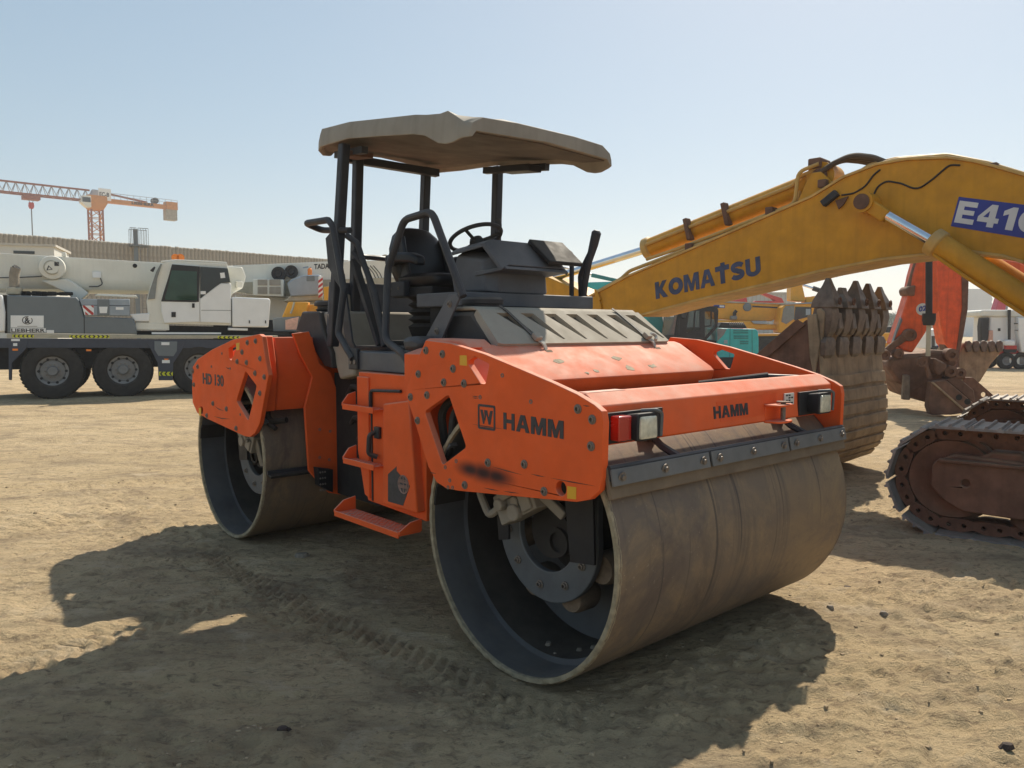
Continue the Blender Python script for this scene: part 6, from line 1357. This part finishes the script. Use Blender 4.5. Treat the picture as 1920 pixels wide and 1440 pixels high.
# trees
def tree(px, d, h, lab, seed):
    random.seed(seed); g = G0.u(px, 640, 'y', d); tr = thing('tree', lab, 'tree', (g.x, d, 0), 0, 'trees by the pale shed')
    mb = MB(); mb.tube([(0, 0, -.2), (.1, 0, h*.3), (-.1, .1, h*.6)], [.28, .2, .1], 7)
    for k in range(5): a = k*1.3; mb.tube([(0, 0, h*(.35+.05*k)), (math.cos(a)*h*.22, math.sin(a)*h*.22, h*(.62+.05*k))], [.1, .03], 5)
    mb.build('trunk', 'trunk', tr)
    mb = MB(); cl = [(Vector((random.gauss(0, .22), random.gauss(0, .22), random.uniform(.42, .9)))*h, random.uniform(.10, .2)*h) for k in range(12)]
    for k in range(900):
        c, r = random.choice(cl); v = Vector((random.gauss(0, 1), random.gauss(0, 1), random.gauss(0, 1))).normalized()*r*random.random()**.4
        e1 = Vector((random.gauss(0, 1), random.gauss(0, 1), random.gauss(0, 1))).normalized(); e2 = e1.orthogonal().normalized(); p = c+v; q = random.uniform(.10, .22)
        mb.add([p-e1*q, p+e2*q*.5, p+e1*q, p-e2*q*.5], [(0, 1, 2, 3)])
    mb.build('crown', 'leaf', tr, smooth=0)
tree(1664, 165, 5.2, 'round grey-green tree beside the bucket teeth', 1); tree(1684, 168, 4.6, 'smaller grey-green tree close to the orange arm', 2)
tree(1672, 172, 4.8, 'middle grey-green tree of the row by the pale shed', 5)
# yellow machine and small vehicles between the arms
YM = Frame(*G0.u(1665, 700, 'y', 40)[:2], 0); ym = fthing('wheel_loader', 'yellow loader with black exhausts partly hidden by the muddy bucket', 'loader', YM); t = mk(YM, ym)
t([(1640, 624), (1677, 624), (1677, 654), (1640, 654)], 0, 1.8, 'engine_cover', 'yellow_crane', bev=.05)
for x in (1655, 1668): t([(x-6, 612), (x+6, 612), (x+7, 624), (x-7, 624)], .3, .5, 'air_cleaner', 'plastic_dark', bev=.05)
t([(1657, 640), (1664, 640), (1664, 643), (1657, 643)], -.02, .03, 'notice', 'sticker_white')
t([(1636, 654), (1680, 654), (1676, 682), (1640, 682)], .1, 1.5, 'chassis', 'red_paint', bev=.05)
for px in (1642, 1672): wheel(ym, YM.u(px, 680, 'y', 0).x, -.1, .45, False)
VB = Frame(*G0.u(1757, 700, 'y', 46)[:2], 0); vb = fthing('van', 'white van with blue lower side glimpsed between the orange arms', 'van', VB); t = mk(VB, vb)
t([(1744, 618), (1760, 616), (1800, 616), (1800, 655), (1744, 655)], 0, 1.8, 'body', 'white_paint', bev=.08); t([(1757, 648), (1800, 648), (1800, 656), (1757, 656)], -.03, .1, 'side_skirt', 'sign_blue'); t([(1747, 630), (1753, 630), (1753, 650), (1747, 650)], -.03, .05, 'window', 'window_black')
for px in (1752, 1790): wheel(vb, VB.u(px, 680, 'y', 0).x, -.1, .36, False)
SB = Frame(*G0.u(1690, 600, 'y', 36)[:2], 0); sb_ = fthing('sign_board', 'dark red upright board next to the orange arm', 'sign', SB); t = mk(SB, sb_)
t([(218, 448), (250, 448), (250, 590), (205, 600)], 0, .05, 'panel', 'pink_red', zf=zr); t([(228, 590), (238, 590), (238, 980), (228, 980)], .05, .06, 'post', 'rim', zf=zr)
# white truck with crane
WT = Frame(*G0.u(1880, 692, 'z', 0)[:2], R(-8)); wt = fthing('truck', 'white flatbed truck with rear cab wall and black exhaust stack', 'truck', WT); t = mk(WT, wt)
t([(888, 512), (910, 500), (1420, 500), (1420, 560), (890, 556)], -.1, 2.0, 'roof', 'white_crane', bev=.05, zf=zr)
t([(975, 556), (1420, 556), (1420, 850), (955, 842)], .0, 1.6, 'cab', 'white_paint', bev=.04, zf=zr)
t([(1042, 655), (1062, 655), (1062, 678), (1042, 678)], -.03, .05, 'hatch', 'print_black', zf=zr)
t([(905, 562), (975, 562), (962, 760), (900, 772), (895, 640)], -.3, .4, 'exhaust_stack', 'plastic_dark', bev=.06, zf=zr)
t([(965, 672), (1000, 672), (1000, 765), (958, 765)], -.1, .1, 'reservoir', 'primer_pink', bev=.02, zf=zr)
t([(1130, 498), (1150, 498), (1148, 750), (1132, 750)], -.25, .1, 'post', 'plastic_dark', zf=zr)
t([(1098, 756), (1186, 756), (1184, 802), (1098, 800)], -.35, .3, 'water_tank', 'white_paint', bev=.04, zf=zr); t([(1110, 800), (1200, 800), (1200, 832), (1110, 832)], -.25, .2, 'light_bar', 'red_paint', zf=zr)
t([(1212, 560), (1300, 575), (1300, 860), (1240, 860), (1212, 700)], -.3, .3, 'wind_deflector', 'white_paint', bev=.04, zf=zr)
t([(1180, 610), (1210, 612), (1210, 620), (1180, 620)], -.33, .05, 'hinge', 'print_black', zf=zr); t([(1185, 668), (1210, 668), (1210, 674), (1185, 674)], -.33, .05, 'hinge', 'print_black', zf=zr)
t([(940, 842), (1420, 842), (1420, 880), (940, 880)], .0, 1.6, 'chassis', 'red_paint', zf=zr); t([(1135, 872), (1228, 872), (1226, 960), (1140, 960)], -.1, .6, 'fuel_tank', 'white_crane', bev=.04, zf=zr); t([(1152, 900), (1190, 900), (1190, 918), (1152, 918)], -.12, .02, 'reflector', 'amber', zf=zr)
t([(1100, 832), (1205, 832), (1190, 860), (1105, 860)], -.2, .3, 'mudguard', 'print_black', zf=zr)
for x in (1105, 1228, 1050, 1400): wheel(wt, WT.u(*zr(x, 935), 'y', 0).x, -.12 if x != 1050 else .9, .36, False)
PB = Frame(*G0.u(1890, 640, 'y', 70)[:2], 0); pb = fthing('crane_boom_truck', 'raspberry red crane boom rising behind the white truck', 'crane', PB); t = mk(PB, pb)
t([(985, 620), (1075, 620), (1120, 420), (1205, 200), (1145, 190), (1055, 395)], 0, .8, 'boom', 'pink_red', bev=.05, zf=zr); t([(1130, 182), (1165, 172), (1215, 186), (1205, 206), (1140, 200)], -.1, 1.0, 'boom_head', 'pink_red', bev=.03, zf=zr)
MB().cyl(PB.u(*zr(1105, 500), 'y', .3), PB.u(*zr(1120, 420), 'y', .3), .15, n=8).build('cylinder', 'grey_light', pb); t([(950, 615), (1120, 615), (1120, 980), (950, 980)], 0, 2, 'carrier', 'grey_crane', zf=zr)
# ------------------------------------------------------------------ orange excavators behind the boom
OA = Frame(*G0.u(1760, 775, 'z', 0)[:2], R(-10))
oa = fthing('excavator', 'red-orange excavator with round number badge on its lowered arm and rusty bucket', 'excavator', OA); t = mk(OA, oa)
arm = t([(372, 38), (522, 40), (535, 250), (548, 505), (470, 600), (432, 690), (318, 862), (228, 832), (148, 782), (222, 575), (298, 330), (325, 200)], 0, .45, 'arm', 'red_orange', bev=.03, zf=zr)
for s in (0,):
    t([(285, 300), (350, 290), (340, 385), (275, 375), (262, 330)], -.12, .5, 'cylinder_head', 'rust_red', arm, .03, zf=zr)
    MB().cyl(OA.u(*zr(305, 380), 'y', .1), OA.u(*zr(225, 600), 'y', .1), .06, n=10).build('piston_rod', 'chrome', arm)
    MB().cyl(OA.u(*zr(385, 60), 'y', .1), OA.u(*zr(312, 310), 'y', .1), .10, n=12).build('bucket_cylinder', 'rust_red', arm)
    t([(150, 790), (160, 770), (235, 590), (225, 565), (180, 690)], -.03, .12, 'arm_edge', 'rim', arm, .01, zf=zr)
bd_ = OA.u(*zr(405, 495), 'y', -.01); bdg = MB().lathe([(0, 0), (.125, 0), (.125, .006), (0, .006)], (bd_.x, -.008, bd_.z), (0, 1, 0), 24, False).build('number_badge', 'sticker_white', arm, smooth=0)
letters(bdg, '02', (bd_.x-.075, -.012, bd_.z-.055), (1, 0, .22), (0, 0, 1), .15, .11, 'sign_blue', bold=.03)
for x, y, r in ((300, 712, .13), (205, 868, .10), (88, 880, .11)):
    v = OA.u(*zr(x, y), 'y', -.15); MB().lathe([(0, 0), (r*.45, 0), (r*.5, -.03), (r*.9, -.03), (r, .0), (r, .22)], (v.x, -.15, v.z), (0, 1, 0), 20, False).build('link_pin', 'rust', arm)
t([(60, 850), (250, 690), (300, 670), (330, 720), (140, 850), (120, 920), (70, 925)], -.1, .1, 'bucket_link', 'rust', arm, .02, zf=zr)
v0, v1 = OA.u(*zr(458, 55), 'y', -.45), OA.u(*zr(458, 580), 'y', -.45)
hc_ = MB().cyl(v0, v1, (OA.u(*zr(488, 100), 'y', -.45).x-OA.u(*zr(430, 100), 'y', -.45).x)/2, n=16).build('hanging_cylinder', 'black_paint', oa)
MB().cyl(v1, OA.u(*zr(450, 890), 'y', -.45), .045, n=10).build('piston_rod', 'deck_edge', hc_); MB().lathe([(.10, -.12), (.125, -.02), (.125, .12)], v1, (0, 0, 1), 16).build('cylinder_gland', 'black_paint', hc_)
v = OA.u(*zr(405, 942), 'y', -.5); MB().lathe([(0, 0), (.04, 0), (.05, -.02), (.10, -.02), (.10, .12)], v, (0, 1, 0), 16, False).build('rod_eye', 'rust', hc_)
t([(385, 900), (430, 905), (490, 1080), (450, 1080), (425, 960)], -.46, .08, 'hanger_link', 'rust', hc_, .01, zf=zr)
bq = [(108, 962), (150, 905), (430, 862), (490, 835), (600, 842), (700, 860), (705, 960), (640, 1000), (560, 1100), (490, 1120), (470, 1292), (305, 1232), (230, 1130), (180, 1112), (155, 1060), (112, 1000)]
bk = t(bq, -.1, 1.5, 'bucket', 'rust_red', bev=.06, zf=zr)
t([(160, 930), (430, 880), (600, 860), (560, 1000), (480, 1100), (300, 1200), (200, 1090), (140, 1000)], -.13, .03, 'bucket_cheek', 'rust', bk, .02, zf=zr)
t([(248, 1045), (300, 1050), (305, 1262), (236, 1258)], -.3, .15, 'bucket_tooth', 'tooth', bk, .03, zf=zr)
t([(500, 900), (560, 930), (620, 960), (600, 1010), (540, 1060), (500, 1000)], -.4, .3, 'linkage', 'rust', bk, .04, zf=zr)
for x, y, r in ((640, 1020, .12), (720, 1035, .11), (650, 880, .13)): v = OA.u(*zr(x, y), 'y', -.3); MB().lathe([(0, 0), (r*.4, 0), (r*.45, -.05), (r, -.03), (r, .25)], v, (0, 1, 0), 16, False).build('link_pin', 'rust', bk)
bm1 = t([(372, 40), (360, -80), (400, -180), (560, -260), (900, -200), (1000, 60), (1222, 96), (1600, 320), (1900, 560), (1850, 640), (1500, 420), (1050, 132), (900, 60), (700, -40), (522, 40)], 0, .5, 'boom', 'red_orange', bev=.03, zf=zr)
hx = OA.u(*zr(2300, 900), 'y', 0).x+2.6
MB().boxm(hx-1.3, hx+2.6, -1, 1.6, 1.1, 2.4).build('house', 'red_orange', oa, bev=.1); MB().boxm(hx-1.3, hx+.2, -1, .0, 2.4, 2.9).build('cab', 'window_black', oa, bev=.08)
for y in (-1.2, 1.2): MB().prism(fil2([(hx-1.9, .02), (hx+1.9, .02), (hx+2.1, .5), (hx+1.9, .9), (hx-1.9, .9), (hx-2.1, .5)], .2), 'y', y, y+.6).build('crawler_track', 'rust', oa)
# worn arm of the second machine, further back
OB = Frame(*G0.u(1800, 745, 'z', 0)[:2], R(-6))
ob = fthing('excavator', 'second orange excavator whose worn dark-edged arm carries a bucket of blunt teeth', 'excavator', OB); t = mk(OB, ob)
ar = t([(508, 60), (760, 110), (792, 240), (785, 485), (745, 720), (715, 860), (648, 852), (592, 780), (560, 620), (540, 450), (515, 200)], 0, .55, 'arm', 'red_orange', bev=.03, zf=zr)
t([(735, 170), (795, 240), (787, 490), (748, 720), (716, 865), (690, 850), (710, 700), (740, 480)], -.03, .03, 'worn_edge', 'rust', ar, .01, zf=zr)
t([(590, 785), (705, 800), (722, 985), (690, 1000), (600, 960), (612, 860)], .05, .4, 'clevis', 'rust', ar, .04, zf=zr)
t([(700, 880), (760, 775), (1075, 790), (1062, 870), (985, 960), (890, 1115), (760, 1100), (690, 1000)], .2, 1.4, 'bucket', 'bucket_mud', bev=.05, zf=zr)
for k in range(5): x = 762+66*k; t([(x, 800), (x+14, 764), (x+38, 757), (x+60, 775), (x+58, 850), (x+20, 860)], .12, .10, 'bucket_tooth', 'tooth', ar.parent, .02, zf=zr)
t([(510, 60), (640, -150), (1100, -150), (1900, 300), (1900, 420), (1050, 60), (760, 110)], 0, .5, 'boom', 'red_orange', bev=.03, zf=zr)
hx = OB.u(*zr(2250, 900), 'y', 0).x+2.6; MB().boxm(hx-1.3, hx+2.6, -1, 1.6, 1.1, 2.6).build('house', 'red_orange', ob, bev=.1)
for y in (-1.2, 1.2): MB().prism(fil2([(hx-1.9, .02), (hx+1.9, .02), (hx+2.1, .5), (hx+1.9, .9), (hx-1.9, .9), (hx-2.1, .5)], .2), 'y', y, y+.6).build('crawler_track', 'rust', ob)
# rusty wedge attachment lying in front
WG = Frame(*G0.u(1790, 778, 'z', 0)[:2], R(-10)); wg = fthing('ripper_attachment', 'rusty wedge-shaped steel attachment with bolt holes lying behind the crawler track', 'attachment', WG); t = mk(WG, wg)
t([(478, 1105), (600, 1088), (852, 1300), (775, 1368), (650, 1385), (475, 1385), (452, 1312)], -.3, .25, 'side_plate', 'rust', bev=.02, zf=zr)
t([(480, 1112), (495, 1105), (790, 1362), (770, 1372)], -.34, .05, 'edge_bar', 'bucket_mud', bev=.01, zf=zr)
t([(600, 1088), (700, 1060), (840, 1180), (852, 1300)], -.05, .5, 'cross_plate', 'rust', bev=.02, zf=zr)
for x, y in ((712, 1238), (783, 1275)): v = WG.u(*zr(x, y), 'y', -.305); MB().cyl((v.x, v.y, v.z), (v.x, v.y+.02, v.z), .06, n=12).build('bolt_hole', 'under_dark', wg)
v = WG.u(*zr(922, 1214), 'y', .5); hl_ = [(v.x+.055*math.cos(k*.628), v.z+.055*math.sin(k*.628)) for k in range(10)]
MB().prism(WG.xz([(735, 1180), (760, 1070), (830, 1068), (1045, 1256), (855, 1300)], zr, .5), 'y', .5, .58, [hl_]).build('side_plate', 'rust_red', wg, bev=.01)
t([(690, 1010), (760, 1000), (775, 1080), (700, 1100)], .0, .5, 'pivot_block', 'rust', bev=.04, zf=zr)
# ------------------------------------------------------------------ dusty air
hz = MB().boxm(-700, 700, -60, 900, -4, 48).build('haze', None, smooth=0); hz['kind'] = 'stuff'
m = bpy.data.materials.new('haze'); m.use_nodes = True; N = m.node_tree.nodes; N.clear(); o = N.new('ShaderNodeOutputMaterial')
pv_ = N.new('ShaderNodeVolumePrincipled'); pv_.inputs['Color'].default_value = (.86, .90, .95, 1); pv_.inputs['Density'].default_value = .0008; pv_.inputs['Anisotropy'].default_value = .3
m.node_tree.links.new(pv_.outputs[0], o.inputs['Volume']); hz.data.materials.append(m)
for ob_ in bpy.data.objects:
    if ob_.name.split('.')[0] in ('scratches', 'paint_flakes', 'grip_studs', 'tread_pattern', 'sticker_print', 'jib_lattice', 'mast_lattice', 'railing', 'groove_floor') and ob_.type == 'MESH': ob_['kind'] = 'stuff'
